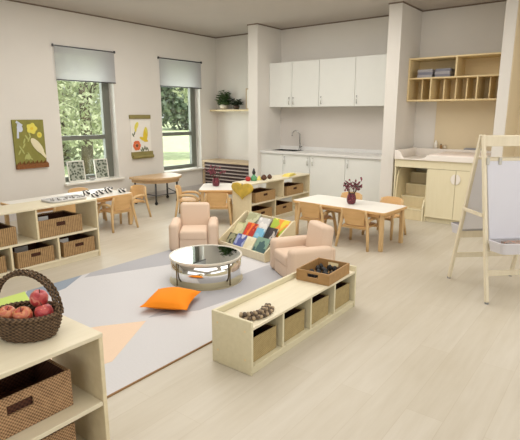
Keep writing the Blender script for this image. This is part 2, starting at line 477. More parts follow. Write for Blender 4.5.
# ------------------------------------------------------------------ outdoors
struct(MB().box((-140, -60, -0.2), (XL - 0.26, 140, -0.1)).build('ground_lawn', 'lawn'))
def tree(loc, crown_c, crown_r, n, mat, label, leaf=0.16, trunk=True, seed=1):
    rnd = random.Random(seed)
    t = thing('tree', label, 'tree', loc, 0, 'trees outside the windows')
    b = MB()
    for _ in range(n):
        while True:
            p = Vector((rnd.uniform(-1, 1), rnd.uniform(-1, 1), rnd.uniform(-1, 1)))
            if 0.35 < p.length < 1: break
        c = Vector(crown_c) + Vector((p.x * crown_r[0], p.y * crown_r[1], p.z * crown_r[2]))
        a = Vector((rnd.gauss(0, 1), rnd.gauss(0, 1), rnd.gauss(0, 1))).normalized()
        q = a.cross(Vector((rnd.gauss(0, 1), rnd.gauss(0, 1), rnd.gauss(0, 1)))).normalized()
        l = leaf * rnd.uniform(.6, 1.3)
        b.quad([c - a * l, c + q * l * .45, c + a * l, c - q * l * .45])
    b.build('crown', mat, t)
    if trunk:
        k = MB().tube([(0, 0, 0), (.05, .02, 1.2), (0, .05, 2.4), (.02, 0, crown_c[2])], [.17, .14, .12, .06], 10)
        for q in range(5):
            a = q * 1.3
            k.tube([(0, .03, 1.6 + q * .25), (math.cos(a) * .5, math.sin(a) * .5, 2.3 + q * .3), (math.cos(a) * 1.0, math.sin(a) * 1.0, 3.0 + q * .3)], [.07, .05, .02], 6)
        k.build('trunk', 'bark', t, smooth=True)
    return t
G = -0.1
tree((-11.8, 7.6, G), (0, 0, 2.6), (1.3, 1.9, 1.9), 4000, 'tree2', 'bushy pale green tree close outside the left window', .095, True, 1)
tree((-14.6, 8.6, G), (0, 0, 2.4), (1.5, 2.6, 2.6), 3800, 'tree1', 'mid green tree behind the pale bushy one outside the left window', .12, True, 2)
tree((-11.6, 12.4, G), (0, 0, 3.4), (1.1, 1.9, 1.7), 3600, 'tree2', 'pale green tree outside the right window, seen in its upper pane', .085, True, 3)
tree((-40.0, 38.5, G), (0, 0, 4.6), (3.6, 6.8, 4.6), 4200, 'tree3', 'dark green tree far across the lawn outside the right window', .45, True, 4)
tree((-24.5, 11.5, G), (0, 0, 3.0), (2.0, 4.0, 3.0), 3400, 'tree3', 'dark green tree at the far edge of the lawn, behind the left window trees', .26, True, 5)
tree((-58.0, 62.0, G), (0, 0, 6.0), (4.0, 7.6, 6.0), 4200, 'tree1', 'tallest mid green tree at the far end of the lawn', .5, True, 6)

# ------------------------------------------------------------------ blinds and art on the left wall
def blind(y0, y1, label):
    t = thing('roller_blind', label, 'blind', (XL, (y0 + y1) / 2, 2.02), 0, 'roller blinds')
    h = (y1 - y0) / 2
    MB().quad([(.028, -h, 0), (.028, h, 0), (.028, h, .49), (.028, -h, .49)]).build('fabric', 'blind', t)
    MB().box((.018, -h - .01, .482), (.036, h + .01, .500)).build('head_rail', 'steel', t, bevel=.004)
    MB().box((.020, -h, -.009), (.036, h, .009)).build('bottom_bar', 'steel', t, bevel=.004)
    for s in (-1, 1): MB().box((.0, s * (h + .012) - .006, .472), (.045, s * (h + .012) + .006, .512)).build('bracket', 'steel', t, bevel=.003)
    return t
blind(4.08, 5.135, 'grey roller blind half lowered over the left window')
blind(6.10, 7.17, 'grey roller blind half lowered over the right window, near the corner')

BN = [0]
def blob(b, cx, cz, rx, rz, x, n=14, rot=0, mi=0, wob=0.0, dx=0.003):
    pts = []
    for i in range(n):
        a = 2 * PI * i / n
        k = 1 + wob * math.cos(5 * a)
        u, v = rx * k * math.cos(a), rz * k * math.sin(a)
        pts.append((cx + u * math.cos(rot) - v * math.sin(rot), cz + u * math.sin(rot) + v * math.cos(rot)))
    BN[0] = (BN[0] + 1) % 11
    b.prism(pts, x, x + dx + .0003 * BN[0], 'x', mi)
# picture with birds: y along wall, origin at lower middle
t = thing('wall_picture', 'green textile picture with a pale bird, yellow flowers and brown lower edge on the wall', 'picture', (XL, 3.585, 0.735))
MB().box((0, -.235, .06), (.03, .225, .70)).build('panel', 'art_green', t, bevel=.004)
b = MB().box((0, -.235, 0), (.05, .245, .065))
for i in range(22): b.box((.03, -.23 + i * .0215, .06), (.045, -.218 + i * .0215, .06 + .02 + .015 * ((i * 7) % 3)))
b.build('lower_border', 'art_brown', t, bevel=.003)
b = MB()
blob(b, .10, .32, .055, .14, .031, 16, .62); blob(b, .045, .39, .035, .035, .031)
b.prism([(.13, .22), (.215, .13), (.225, .165), (.17, .27)], .031, .034, 'x')
b.build('bird', 'a_cream', t)
b = MB(); blob(b, -.135, .58, .04, .055, .031, 14, .3); b.prism([(-.19, .44), (-.16, .44), (-.145, .64), (-.165, .66)], .031, .034, 'x'); b.prism([(-.19, .66), (-.1, .61), (-.09, .63), (-.17, .69)], .031, .034, 'x')
b.build('blossom', 'a_blue', t)
b = MB(); blob(b, .04, .575, .075, .075, .031, 36, 0, 0, .12); blob(b, .145, .48, .038, .042, .031)
b.build('flower', 'a_yellow', t)
b = MB(); blob(b, .04, .575, .022, .022, .033); blob(b, .145, .48, .014, .014, .033)
b.build('flower_centre', 'a_gold', t)
b = MB()
for cy, cz, r in ((-.05, .45, .5), (-.09, .40, -.4), (-.15, .30, .5), (-.10, .33, -.5), (-.17, .24, -.5), (-.12, .25, .4), (-.02, .42, -.5), (.0, .48, .3), (-.04, .2, .4), (-.09, .17, -.4), (-.02, .15, .9)):
    blob(b, cy, cz, .012, .042, .031, 10, r)
blob(b, -.055, .17, .04, .04, .031, 20, 0, 0, .12)
b.build('leaves', 'a_leaf', t)
t = thing('wall_scroll', 'white hanging picture with yellow bird and orange flower between olive bars on the wall', 'picture', (XL, 5.615, 0.735))
MB().box((0, -.215, .1), (.012, .225, .71)).build('canvas', 'art_white', t)
MB().box((0, -.235, .70), (.035, .225, .77)).build('top_bar', 'art_olive', t, bevel=.006)
b = MB().box((0, -.225, .05), (.03, .25, .125)); b.tube([(.035, -.215, .035), (.035, .24, .035)], .034, 14); b.build('bottom_bar', 'art_olive', t, bevel=.004)
b = MB(); blob(b, .10, .42, .05, .13, .013, 16, -.15); blob(b, .06, .34, .1, .03, .013, 16, -.4); b.build('bird', 'a_gold', t)
b = MB(); blob(b, .12, .5, .025, .06, .017, 14, .2); blob(b, -.09, .58, .035, .075, .013, 12, -.5); blob(b, -.11, .52, .02, .05, .013, 12, -.2); b.build('wing', 'a_yellow', t)
b = MB()
for i in range(6): blob(b, -.10 + .055 * math.cos(i * PI / 3), .235 + .06 * math.sin(i * PI / 3), .03, .04, .013, 10, i)
b.build('flower', 'a_orange', t); b = MB(); blob(b, -.10, .235, .025, .028, .015); b.build('flower_centre', 'a_brown', t)
b = MB()
for y, z, r in ((.02, .17, .3), (.05, .16, -.3), (.08, .19, .2), (.11, .17, -.4), (.14, .16, .4), (.0, .14, .6), (-.17, .42, .5), (-.14, .45, -.4)): blob(b, y, z, .012, .038, .013, 8, r)
b.build('leaves', 'a_dk', t)

# frames on the sill of the left window (lean on the glass side of the recess)
def sill_frame(y, w, h, label, print_mat, tilt, wood):
    t = thing('framed_picture', label, 'picture frame', (XL - .075, y, WZ0 + .03), 0, 'frames on the window sill')
    X = Matrix.Rotation(tilt, 4, 'Y')
    b = MB(); k = .016
    for lo, hi in (((-.008, -w / 2, 0), (.008, -w / 2 + k, h)), ((-.008, w / 2 - k, 0), (.008, w / 2, h)), ((-.008, -w / 2, 0), (.008, w / 2, k)), ((-.008, -w / 2, h - k), (.008, w / 2, h))): b.box(lo, hi, 0, X)
    b.build('frame', wood, t, bevel=.002)
    MB().box((-.004, -w / 2 + k, k), (.002, w / 2 - k, h - k), 0, X).build('print', print_mat, t)
sill_frame(4.36, .30, .33, 'picture frame with speckled print leaning at the left end of the window sill', 'dots', -.12, 'white_lam')
sill_frame(4.83, .26, .33, 'white picture frame with grey dotted print on the window sill', 'dots', -.12, 'white_lam')
t = thing('bowl', 'small dark bowl on the window sill between the two frames', 'bowl', (XL - .03, 4.60, WZ0 + .03))
MB().lathe([(.02, 0), (.04, .01), (.06, .045), (.055, .045), (.035, .015), (1e-6, .012)], 20).build('shell', 'tray_grey', t, smooth=True)
b = MB()
for i in range(9): b.ball((.028 * math.cos(i * .7), .028 * math.sin(i * .7), .045), .016, 8)
b.build('contents', 'bead_dark', t, smooth=True)

# ------------------------------------------------------------------ chairs and tables
def make_chair(label, group):
    t = thing('child_chair', label, 'chair', (0, 0, 0), 0, group)
    # seat
    n = 8; pts = []
    W, D = .155, .15
    outline = []
    for cx, cy, a0 in ((W - .04, D - .04, 0), (-W + .04, D - .04, PI / 2), (-W + .03, -D + .03, PI), (W - .03, -D + .03, 1.5 * PI)):
        r = .04 if cy > 0 else .03
        outline += arc(cx, cy, r, a0, a0 + PI / 2, 4)
    MB().prism(outline, .245, .262).build('seat', 'birch', t, bevel=.003)
    # curved backrest panel
    NX, NZ = 10, 6; vs = []; fs = []
    for side in (0, 1):
        for j in range(NZ + 1):
            for i in range(NX + 1):
                u = -1 + 2 * i / NX; v = j / NZ
                hw = .118 + .028 * v
                e = 1 - .0 * v
                z = .275 + 0.195 * v - (.022 * u ** 4 if j == NZ else 0)
                y = -.135 - .05 * v - .03 * (1 - u * u) - (.011 if side else 0)
                vs.append((u * hw, y, z))
    S = (NX + 1) * (NZ + 1)
    for j in range(NZ):
        for i in range(NX):
            a = j * (NX + 1) + i
            fs.append((a, a + 1, a + NX + 2, a + NX + 1)); fs.append((S + a, S + a + NX + 1, S + a + NX + 2, S + a + 1))
    ring = [i for i in range(NX + 1)] + [(j + 1) * (NX + 1) - 1 for j in range(1, NZ + 1)] + [NZ * (NX + 1) + i for i in range(NX - 1, -1, -1)] + [j * (NX + 1) for j in range(NZ - 1, 0, -1)]
    for a, c in zip(ring, ring[1:] + ring[:1]): fs.append((a, c, S + c, S + a))
    MB().add(vs, fs).build('backrest', 'birch', t, smooth=False, bevel=.002)
    for s in (-1, 1):
        b = MB().tube([(s * .20, -.205, 0), (s * .183, -.18, .15), (s * .164, -.158, .30), (s * .148, -.17, .40), (s * .144, -.183, .45)], [.015, .018, .019, .017, .013], 10)
        b.build('leg', 'birch_leg', t, smooth=True)
        p = [(s * .20, .17, 0), (s * .192, .155, .12), (s * .183, .135, .22)]
        for i in range(1, 9):
            a = PI * i / 9 * .55
            p.append((s * .174, .02 + .115 * math.cos(a), .24 + .105 * math.sin(a)))
        p += [(s * .168, -.08, .345), (s * .165, -.148, .325)]
        MB().tube(p, [.015, .018] + [.019] * (len(p) - 2), 10).build('leg', 'birch_leg', t, smooth=True)
    for y_, w_ in ((.10, .178), (-.13, .166)): MB().bar((-w_, y_, .235), (w_, y_, .235), .02, .022).build('seat_rail', 'birch_leg', t, bevel=.002)
    return t
CG = 'wooden child chairs'
ch0 = make_chair('light wooden child chair with its back to us at the middle of the right table', CG)
ch0.location = (-2.405, 5.062, 0); ch0.rotation_euler.z = 0.0
def chair(x, y, rz, label): return dup(ch0, label, (x, y, 0), rz)
chair(-3.02, 5.10, 0.05, 'light wooden child chair at the right table, behind the peach armchair')
chair(-2.96, 5.73, PI - .05, 'wooden child chair on the far side of the right table, left of the berry vase')
chair(-2.38, 5.70, PI - .1, 'wooden child chair on the far side of the right table, right of the berry vase')

def table(name, label, x, y, rz, lx, ly, h, leg=.045):
    t = thing(name, label, 'table', (x, y, 0), rz)
    o = arc(lx / 2 - .05, ly / 2 - .05, .05, 0, PI / 2, 5) + arc(-lx / 2 + .05, ly / 2 - .05, .05, PI / 2, PI, 5) + arc(-lx / 2 + .05, -ly / 2 + .05, .05, PI, 1.5 * PI, 5) + arc(lx / 2 - .05, -ly / 2 + .05, .05, 1.5 * PI, 2 * PI, 5)
    top = MB().prism(o, h - .028, h).build('tabletop', 'birch', t, bevel=.004)
    o2 = [(a * .985, c * .975) for a, c in o]
    MB().prism(o2, h, h + .002).build('laminate', 'white_lam', top)
    for sx in (-1, 1):
        for sy in (-1, 1):
            MB().bar((sx * (lx / 2 - .05), sy * (ly / 2 - .05), 0), (sx * (lx / 2 - .055), sy * (ly / 2 - .055), h - .028), leg, leg).build('leg', 'birch_leg', t, bevel=.008)
    b = MB()
    for sy in (-1, 1): b.box((-lx / 2 + .09, sy * (ly / 2 - .06) - .01, h - .07), (lx / 2 - .09, sy * (ly / 2 - .06) + .01, h - .028))
    for sx in (-1, 1): b.box((sx * (lx / 2 - .06) - .01, -ly / 2 + .09, h - .07), (sx * (lx / 2 - .06) + .01, ly / 2 - .09, h - .028))
    b.build('apron', 'birch', t, bevel=.002)
    return t
table('child_table', 'low white-topped wooden table with four chairs and a berry vase, at right', -2.665, 5.245, -.075, 1.29, .60, .45)
table('child_table', 'low white-topped wooden table standing behind the middle basket shelf', -4.83, 5.32, .66, .58, .72, .45)
table('child_table', 'low white-topped table under the left window, holding the striped cups', -5.74, 3.41, 0, .70, 1.50, .45)
chair(-5.42, 3.86, PI / 2, 'wooden child chair with its back to us at the right end of the window table')
chair(-5.80, 4.40, PI + .1, 'wooden child chair at the end of the window table')
chair(-5.42, 3.05, PI / 2, 'wooden child chair seen through the upper gap of the left basket shelf')
chair(-6.10, 3.86, -PI / 2, 'wooden child chair between the window table and the left window')
chair(-5.19, 5.04, -.91, 'wooden child chair at the left end of the table behind the middle shelf')
chair(-4.53, 4.93, .66, 'wooden child chair at the table between the peach armchair and the middle shelf')

# half-moon table by the right window
t = thing('half_moon_table', 'half-moon wooden table on dark metal legs by the right window', 'table', (-6.55, 5.55, 0))
hm = [(x, y) for x, y in arc(0, 0, .44, -PI / 2, PI / 2, 28)] + [(-.18, .44), (-.18, -.44)]
MB().prism(hm, .43, .47).build('tabletop', 'halfwood', t, bevel=.004)
hm2 = [(x * .9, y * .92) for x, y in hm]
MB().prism(hm2, .375, .43).build('apron', 'halfwood', t)
for x, y in ((.26, -.24), (.26, .24), (-.13, -.36), (-.13, .36)):
    l = MB().tube([(x, y, .05), (x, y, .375)], .016, 10).build('leg', 'steel', t, smooth=True)
    MB().tube([(x, y - .012, .028), (x, y + .012, .028)], .028, 16).build('caster', 'black', l, smooth=False)
MB().tube([(-.13, -.36, .2), (.26, -.24, .16)], .009, 8).tube([(-.13, .36, .2), (.26, .24, .16)], .009, 8).tube([(.26, -.24, .16), (.26, .24, .16)], .009, 8).build('stretcher', 'steel', t, smooth=True)

# vases with berries
def vase(x, y, z, label, s=1.0, seed=3):
    rnd = random.Random(seed)
    t = thing('berry_vase', label, 'vase', (x, y, z), 0, 'vases of berry twigs')
    MB().lathe([(.035 * s, 0), (.052 * s, .02 * s), (.058 * s, .06 * s), (.05 * s, .1 * s), (.042 * s, .118 * s), (.046 * s, .128 * s), (.038 * s, .126 * s), (.036 * s, .1 * s), (1e-6, .09 * s)], 24).build('vase', 'vase', t, smooth=True)
    st = MB(); be = MB(); lf = MB()
    for i in range(15):
        a = rnd.uniform(0, 2 * PI); r = rnd.uniform(.05, .16) * s; h = rnd.uniform(.2, .30) * s
        p0 = Vector((math.cos(a) * .02 * s, math.sin(a) * .02 * s, .1 * s)); p2 = Vector((math.cos(a) * r, math.sin(a) * r, h)); p1 = (p0 + p2) / 2 + Vector((0, 0, .02 * s))
        st.tube([p0, p1, p2], [.003 * s, .0025 * s, .0015 * s], 5)
        for k in range(7):
            q = p1.lerp(p2, rnd.random() * 1.05) + Vector((rnd.gauss(0, .014), rnd.gauss(0, .014), rnd.gauss(0, .012))) * s
            be.ball(q, rnd.uniform(.006, .013) * s, 6)
        for k in range(4):
            q = p1.lerp(p2, rnd.random()) ; d = Vector((rnd.gauss(0, 1), rnd.gauss(0, 1), rnd.gauss(0, .6))).normalized() * .03 * s; e = d.cross(Vector((0, 0, 1))).normalized() * .009 * s
            lf.quad([q, q + d * .5 + e, q + d, q + d * .5 - e])
    st.build('stem', 'stem', t)
    be.build('berries', 'berry', t, smooth=True)['kind'] = 'stuff'
    lf.build('leaves', 'leaf_dark', t)
    return t
vase(-2.60, 5.20, .4525, 'dark red vase of berry twigs on the right white table', 1.0, 3)
vase(-4.90, 5.30, .452, 'dark red vase of berry twigs on the table behind the middle shelf', 1.0, 8)

# striped cups on the window table
def cup(x, y, z, r, h, label):
    t = thing('striped_cup', label, 'cup', (x, y, z), 0, 'black and white cups on the window table')
    MB().lathe([(r * .6, 0), (r * .95, h * .3), (r, h), (r * .9, h), (r * .8, h * .35), (1e-6, h * .3)], 20).build('cup_body', 'zebra', t, smooth=True)
    return t
cup(-5.56, 3.46, .452, .06, .035, 'flat black and white dish at the left of the window table')
cup(-5.50, 3.62, .452, .055, .045, 'black and white striped bowl second from left on the window table')
cup(-5.62, 3.78, .452, .065, .05, 'wide black and white bowl in the middle of the window table')
cup(-5.64, 3.93, .452, .055, .075, 'tall black and white striped cup on the window table')
cup(-5.52, 4.06, .452, .06, .05, 'black and white striped bowl at the right end of the window table')
cup(-5.72, 3.64, .452, .05, .06, 'black and white cup nearest the window on the window table')

# ------------------------------------------------------------------ baskets
def basket(name, label, loc, rz, L, D, H, mat, inner, group, hole=True, fill=None):
    """length L along local x, front at local -y, open top"""
    t = thing(name, label, 'basket', loc, rz, group)
    w = .009; x, y = L / 2, D / 2
    b = MB()
    hz0, hz1, hx = H * .55, H * .8, min(.05, L * .2)
    for s in (-1, 1):
        y0, y1 = (s * y, s * (y - w)) if s < 0 else (y - w, y)
        if hole:
            b.box((-x, y0, 0), (-hx, y1, H)).box((hx, y0, 0), (x, y1, H)).box((-hx, y0, 0), (hx, y1, hz0)).box((-hx, y0, hz1), (hx, y1, H))
        else: b.box((-x, y0, 0), (x, y1, H))
        b.box((s * x, -y + w, 0) if s < 0 else (x - w, -y + w, 0), (-x + w, y - w, H) if s < 0 else (x, y - w, H))
    b.box((-x + w, -y + w, 0), (x - w, y - w, .01))
    b.build('body', mat, t)
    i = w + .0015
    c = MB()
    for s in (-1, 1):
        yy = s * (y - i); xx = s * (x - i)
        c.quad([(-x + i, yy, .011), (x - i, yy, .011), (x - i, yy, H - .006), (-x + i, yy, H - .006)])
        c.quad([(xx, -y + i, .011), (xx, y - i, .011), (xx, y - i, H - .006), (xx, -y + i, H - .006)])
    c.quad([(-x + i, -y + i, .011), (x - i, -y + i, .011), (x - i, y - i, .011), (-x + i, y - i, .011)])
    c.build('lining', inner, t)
    r = MB()
    r.tube([(-x + .004, -y + .004, H), (x - .004, -y + .004, H), (x - .004, y - .004, H), (-x + .004, y - .004, H)], .0065, 6, closed=True)
    r.build('rim', mat, t)
    return t
def papers(loc, rz, w, d, h, label, mat='paper', n=1):
    t = thing('paper_sheets', label, 'paper', loc, rz)
    b = MB()
    for i in range(3):
        X = Matrix.Rotation(.06 * i, 4, 'X')
        b.box((-w / 2 + .01 * i, .006 * i, 0), (w / 2 - .005 * i, .006 * i + .003, h - .012 * i), 0, X)
    b.build('sheets', mat, t)
    return t

# ------------------------------------------------------------------ shelves (front faces +x, length along y)
def shelf(name, label, loc, L, D, H, mid, divs_low, divs_up, rz=0, back=False, topmat='maple_top', th=.02):
    """local: y from 0 to L, x from -D (back) to 0 (front)"""
    t = thing(name, label, 'shelf', loc, rz)
    MB().box((-D, 0, H - th), (0.0, L, H)).build('top', topmat, t, bevel=.004)
    for y in (0, L - th): MB().box((-D + .002, y + .0005, 0), (-.002, y + th - .0005, H - th)).build('side_panel', 'maple', t, bevel=.003)
    MB().box((-D + .006, th, mid - th), (-.004, L - th, mid)).build('shelf_board', 'maple_top', t, bevel=.003)
    MB().box((-D + .006, th, .05), (-.004, L - th, .05 + th)).box((-.03, th, 0), (-.015, L - th, .05)).build('bottom_board', 'maple_top', t, bevel=.003)
    for y in divs_low: MB().box((-D + .008, y - th / 2, .05 + th), (-.006, y + th / 2, mid - th)).build('divider', 'maple', t, bevel=.002)
    for y in divs_up: MB().box((-D + .008, y - th / 2, mid), (-.006, y + th / 2, H - th)).build('divider', 'maple', t, bevel=.002)
    return t

# left shelf: front x=-4.45, y 0.9..2.95
shelf('basket_shelf', 'long low maple shelf of wicker baskets along the left, tray of pebbles on top', (-4.45, .95, 0), 2.0, .40, .63, .315, (.58, 1.06, 1.53), (.66, 1.33))
LB = 'wicker baskets in the left shelf'
Rq = PI / 2   # local -y faces world +x
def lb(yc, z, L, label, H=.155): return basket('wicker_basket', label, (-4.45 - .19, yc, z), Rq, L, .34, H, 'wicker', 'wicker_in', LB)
lb(2.53, .317, .47, 'wicker basket in the upper right compartment of the left shelf', .17)
lb(1.88, .317, .40, 'wicker basket in the upper middle compartment of the left shelf', .16)
lb(2.715, .072, .36, 'wicker basket in the lower right compartment of the left shelf, holding white paper', .15)
lb(2.245, .072, .37, 'wicker basket in the lower middle compartment of the left shelf', .15)
lb(1.77, .072, .37, 'wicker basket in the lower compartment of the left shelf cut by the photo edge', .15)
papers((-4.56, 2.60, .085), Rq, .09, .1, .16, 'white papers standing in the lower right basket of the left shelf')
papers((-4.60, 2.17, .085), Rq, .13, .1, .16, 'grey papers standing in the lower middle basket of the left shelf', 'grey_paper')
papers((-4.60, 2.42, .33), Rq, .10, .1, .175, 'white papers standing in the upper right basket of the left shelf', 'paper')
t = thing('pebble_tray', 'grey tray of pebbles on top of the left shelf', 'tray', (-4.66, 2.70, .6305), PI / 2)
o = [(x * .21, y * .13) for x, y in arc(0, 0, 1, 0, 2 * PI, 27)[:-1]]
o = arc(.15, .07, .05, 0, PI / 2, 4) + arc(-.15, .07, .05, PI / 2, PI, 4) + arc(-.15, -.07, .05, PI, 1.5 * PI, 4) + arc(.15, -.07, .05, 1.5 * PI, 2 * PI, 4)
b = MB().prism(o, 0, .008)
b.tube([(x, y, .014) for x, y in o], .009, 8, closed=True); b.build('tray_body', 'tray_grey', t, smooth=False)
pb0 = None
rnd = random.Random(4)
pbs = []
for i in range(40):
    x = rnd.uniform(-.15, .15); y = rnd.uniform(-.08, .08)
    if any((x - a) ** 2 + (y - c) ** 2 < .034 ** 2 for a, c in pbs): continue
    pbs.append((x, y))
for i, (x, y) in enumerate(pbs):
    loc = (-4.66 - y, 2.70 + x, .6305 + .008)
    if pb0 is None:
        pb0 = tag(MB().ball((0, 0, .010), .0145, 10, 0, (1, .85, .68)).build('pebble', 'pebble', smooth=True), 'smooth grey pebble lying in the grey tray on the left shelf', 'pebble', 'pebbles in the tray'); pb0.location = loc
    else:
        c = pb0.copy(); COL.objects.link(c); c.location = loc; c.rotation_euler.z = rnd.uniform(0, 6); c.scale = (rnd.uniform(.8, 1.12),) * 3

# front shelf
shelf('basket_shelf', 'low maple shelf nearest the camera with the apple basket on top', (-1.62, -.55, 0), 1.605, .40, .63, .325, (.8,), ())
FB = 'baskets in the front shelf'
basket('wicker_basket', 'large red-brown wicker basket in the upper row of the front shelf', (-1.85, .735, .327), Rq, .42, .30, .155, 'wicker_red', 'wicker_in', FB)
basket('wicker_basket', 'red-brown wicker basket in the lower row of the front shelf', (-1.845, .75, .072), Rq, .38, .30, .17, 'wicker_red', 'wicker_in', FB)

# apple basket (long axis turned across the view)
AX, AY, AZ = -1.838, .862, .6305
RZ = .62
t = thing('apple_basket', 'dark woven oval basket with an arched handle, full of apples, on the front shelf', 'basket', (AX, AY, AZ), RZ)
b = MB(); rows = 11
for i in range(rows):
    z = .008 + i * .0076
    k = .80 + .20 * math.sin(min(1, i / (rows - 1)) * PI / 2)
    n = 72; pts = []
    for j in range(n):
        a = 2 * PI * j / n; w = .0032 * math.cos(18 * a + i * PI)
        pts.append(((.128 * k + w) * math.cos(a), (.092 * k + w) * math.sin(a), z))
    b.tube(pts, .0066, 6, closed=True)
for j in range(36):
    a = 2 * PI * j / 36
    b.tube([(.128 * q * math.cos(a), .092 * q * math.sin(a), z) for q, z in ((.8, 0.004), (.90, .045), (.985, .075), (1.0, .095))], .0034, 5)
b.prism([(x * .104, y * .074) for x, y in arc(0, 0, 1, 0, 2 * PI, 32)[:-1]], .002, .008)
b.build('bowl', 'dark_weave', t, smooth=True)
MB().prism([(x * .106, y * .072) for x, y in arc(0, 0, 1, 0, 2 * PI, 32)[:-1]], .034, .05).build('lining', 'wicker_in', t)
b = MB()
for ph in (0, PI):
    pts = []
    for j in range(96):
        a = 2 * PI * j / 96
        pts.append((.131 * math.cos(a) + .006 * math.cos(a * 20 + ph) * math.cos(a), .095 * math.sin(a) + .006 * math.cos(a * 20 + ph) * math.sin(a), .100 + .005 * math.sin(a * 20 + ph)))
    b.tube(pts, .0072, 6, closed=True)
b.build('rim', 'dark_weave', t, smooth=True)
b = MB()
for ph in (0, 2 * PI / 3, 4 * PI / 3):
    for off in (-.010, 0.010):
        pts = []
        for j in range(81):
            a = PI * j / 80
            rr = .007 * math.cos(a * 16 + ph); e = math.sin(a)
            pts.append(((.132 + rr) * math.cos(a), off * (1 + .4 * abs(math.cos(a))) + .006 * math.sin(a * 16 + ph), .09 + (.175 + rr) * e ** .85 if e > 0 else .09))
        b.tube(pts, .0042, 6)
b.build('handle', 'dark_weave', t, smooth=True)
ap = None
X = Matrix.Rotation(RZ, 3, 'Z')
prof = [(1e-6, .010), (.012, .004), (.024, .003), (.034, .014), (.0385, .032), (.036, .050), (.026, .063), (.014, .065), (.006, .059), (1e-6, .056)]
for i, (x, y, z, m, lb_) in enumerate(((-.077, -.016, .064, 'apple2', 'streaked orange-red apple at the left of the dark basket'), (.006, -.026, .070, 'apple2', 'red-orange apple at the front middle of the dark basket'), (.080, -.006, .068, 'apple', 'pinkish red apple at the right of the dark basket'), (.020, .050, .107, 'apple', 'deep red apple at the top back of the dark basket'))):
    w = X @ Vector((x, y, 0))
    a = thing('apple', lb_, 'apple', (AX + w.x, AY + w.y, AZ + z), i * 1.3, 'apples in the basket')
    a.rotation_euler = (.3 * math.sin(i * 2), .3 * math.cos(i * 3), i * 1.3)
    MB().lathe([(q_ * .93, z_ * .96) for q_, z_ in prof], 24).build('fruit', m, a, smooth=True)
    MB().tube([(0, 0, .053), (.002, 0, .064), (.006, .001, .074)], .0016, 6).build('stem', 'stem', a)
# ------------------------------------------------------------------ rug
b = MB(); zr = .010
RX0, RX1, RY0, RY1 = -4.0, -2.085, .55, 4.02
b.box((RX0, RY0, .001), (RX1, RY1, zr), 0)
b.box((RX1, RY0, .0005), (RX1 + .008, RY1, zr + .001), 1)
def rp(poly, mi): b.prism(poly, zr - .003, zr + .0008, 'z', mi)
rp([(RX0, 1.90), (RX0, 2.43), (-3.80, 2.14), (-3.735, 1.80), (-3.95, 1.86)], 3)
rp([(RX0, .9), (RX0, 1.88), (-3.95, 1.86), (-3.735, 1.79), (-3.3, .9)], 4)
rp([(RX0, 2.52), (RX0, 3.62), (-3.8, 3.62), (-3.50, 3.37), (-3.92, 2.40)], 2)
rp([(-2.725, 2.17), (-2.82, 2.73), (-2.79, 3.67), (-2.75, 4.0), (-2.3, 4.0), (-2.40, 3.3), (-2.52, 2.5)], 2)
rp([(-2.88, 1.86), (-2.69, 2.12), (-2.38, 1.60), (-2.48, 1.2), (-3.2, 1.3)], 5)
rug = b.build('rug', ['rug_white', 'rug_edge', 'rug_grey', 'rug_blue', 'rug_lime', 'rug_peach'])
tag(rug, 'large white rug with grey, lime, blue and peach angular patches on the floor', 'rug')

# orange pillow
n = 20; vs = []; fs = []
for side in (1, -1):
    for j in range(n + 1):
        for i in range(n + 1):
            u, v = -1 + 2 * i / n, -1 + 2 * j / n
            pin = 1 - .10 * (1 - abs(u) ** 2) * abs(v) ** 3
            pin2 = 1 - .10 * (1 - abs(v) ** 2) * abs(u) ** 3
            h = .072 * ((1 - u * u) ** .55 * (1 - v * v) ** .55) + .004 * math.sin(6 * u + 3 * v) * (1 - u * u) * (1 - v * v)
            vs.append((0.185 * u * pin2, 0.195 * v * pin, side * h * (1.0 if side > 0 else .7)))
S = (n + 1) ** 2
for j in range(n):
    for i in range(n):
        a = j * (n + 1) + i
        fs.append((a, a + 1, a + n + 2, a + n + 1)); fs.append((S + a, S + a + n + 1, S + a + n + 2, S + a + 1))
t = thing('throw_pillow', 'square orange throw pillow lying on the rug', 'pillow', (-2.76, 2.44, zr + .0555), .5)
MB().add(vs, fs).build('cushion', 'orange', t, smooth=True)
seam = []
for k in range(80):
    q = k / 80 * 4; sd = int(q); f = -1 + 2 * (q - sd)
    u, v = ((f, -1), (1, f), (-f, 1), (-1, -f))[sd]
    seam.append((0.185 * u * (1 - .10 * (1 - v * v) * abs(u) ** 3), 0.195 * v * (1 - .10 * (1 - u * u) * abs(v) ** 3), 0))
MB().tube(seam, .003, 5, closed=True).build('piping', 'orange', t)

# ------------------------------------------------------------------ round mirrored table
RC = (-2.997, 3.087)
t = thing('mirror_table', 'low round mirrored table with brass posts standing on the rug', 'table', (RC[0], RC[1], zr + .001), 0)
R_ = .335; H_ = .235
MB().prism(arc(0, 0, R_ - .015, 0, 2 * PI, 63)[:-1], H_ - .018, H_ - .004).build('mirror_top', 'mirror', t)
MB().lathe([(R_ - .017, H_ - .016), (R_, H_ - .016), (R_, H_), (R_ - .017, H_), (R_ - .017, H_ - .016)], 64).build('top_rim', 'rim', t, smooth=False)
MB().lathe([(R_ - .012, .011), (R_ - .012, H_ - .012)], 64).build('drum', 'mirror', t, smooth=True)
MB().lathe([(R_ - .02, 0), (R_ + .004, 0), (R_ + .004, .009), (R_ - .02, .009), (R_ - .02, 0)], 64).build('base_ring', 'rim_dull', t)
MB().prism(arc(0, 0, R_ - .022, 0, 2 * PI, 63)[:-1], .004, .010).build('base_disc', 'rim', t)
for k in range(4):
    a = math.radians(-52.5 + k * 90 + 45)
    p = (math.cos(a) * (R_ - .003), math.sin(a) * (R_ - .003))
    MB().tube([(p[0], p[1], .014), (p[0], p[1], H_ - .02)], .0062, 10).build('post', 'brass', t, smooth=True)

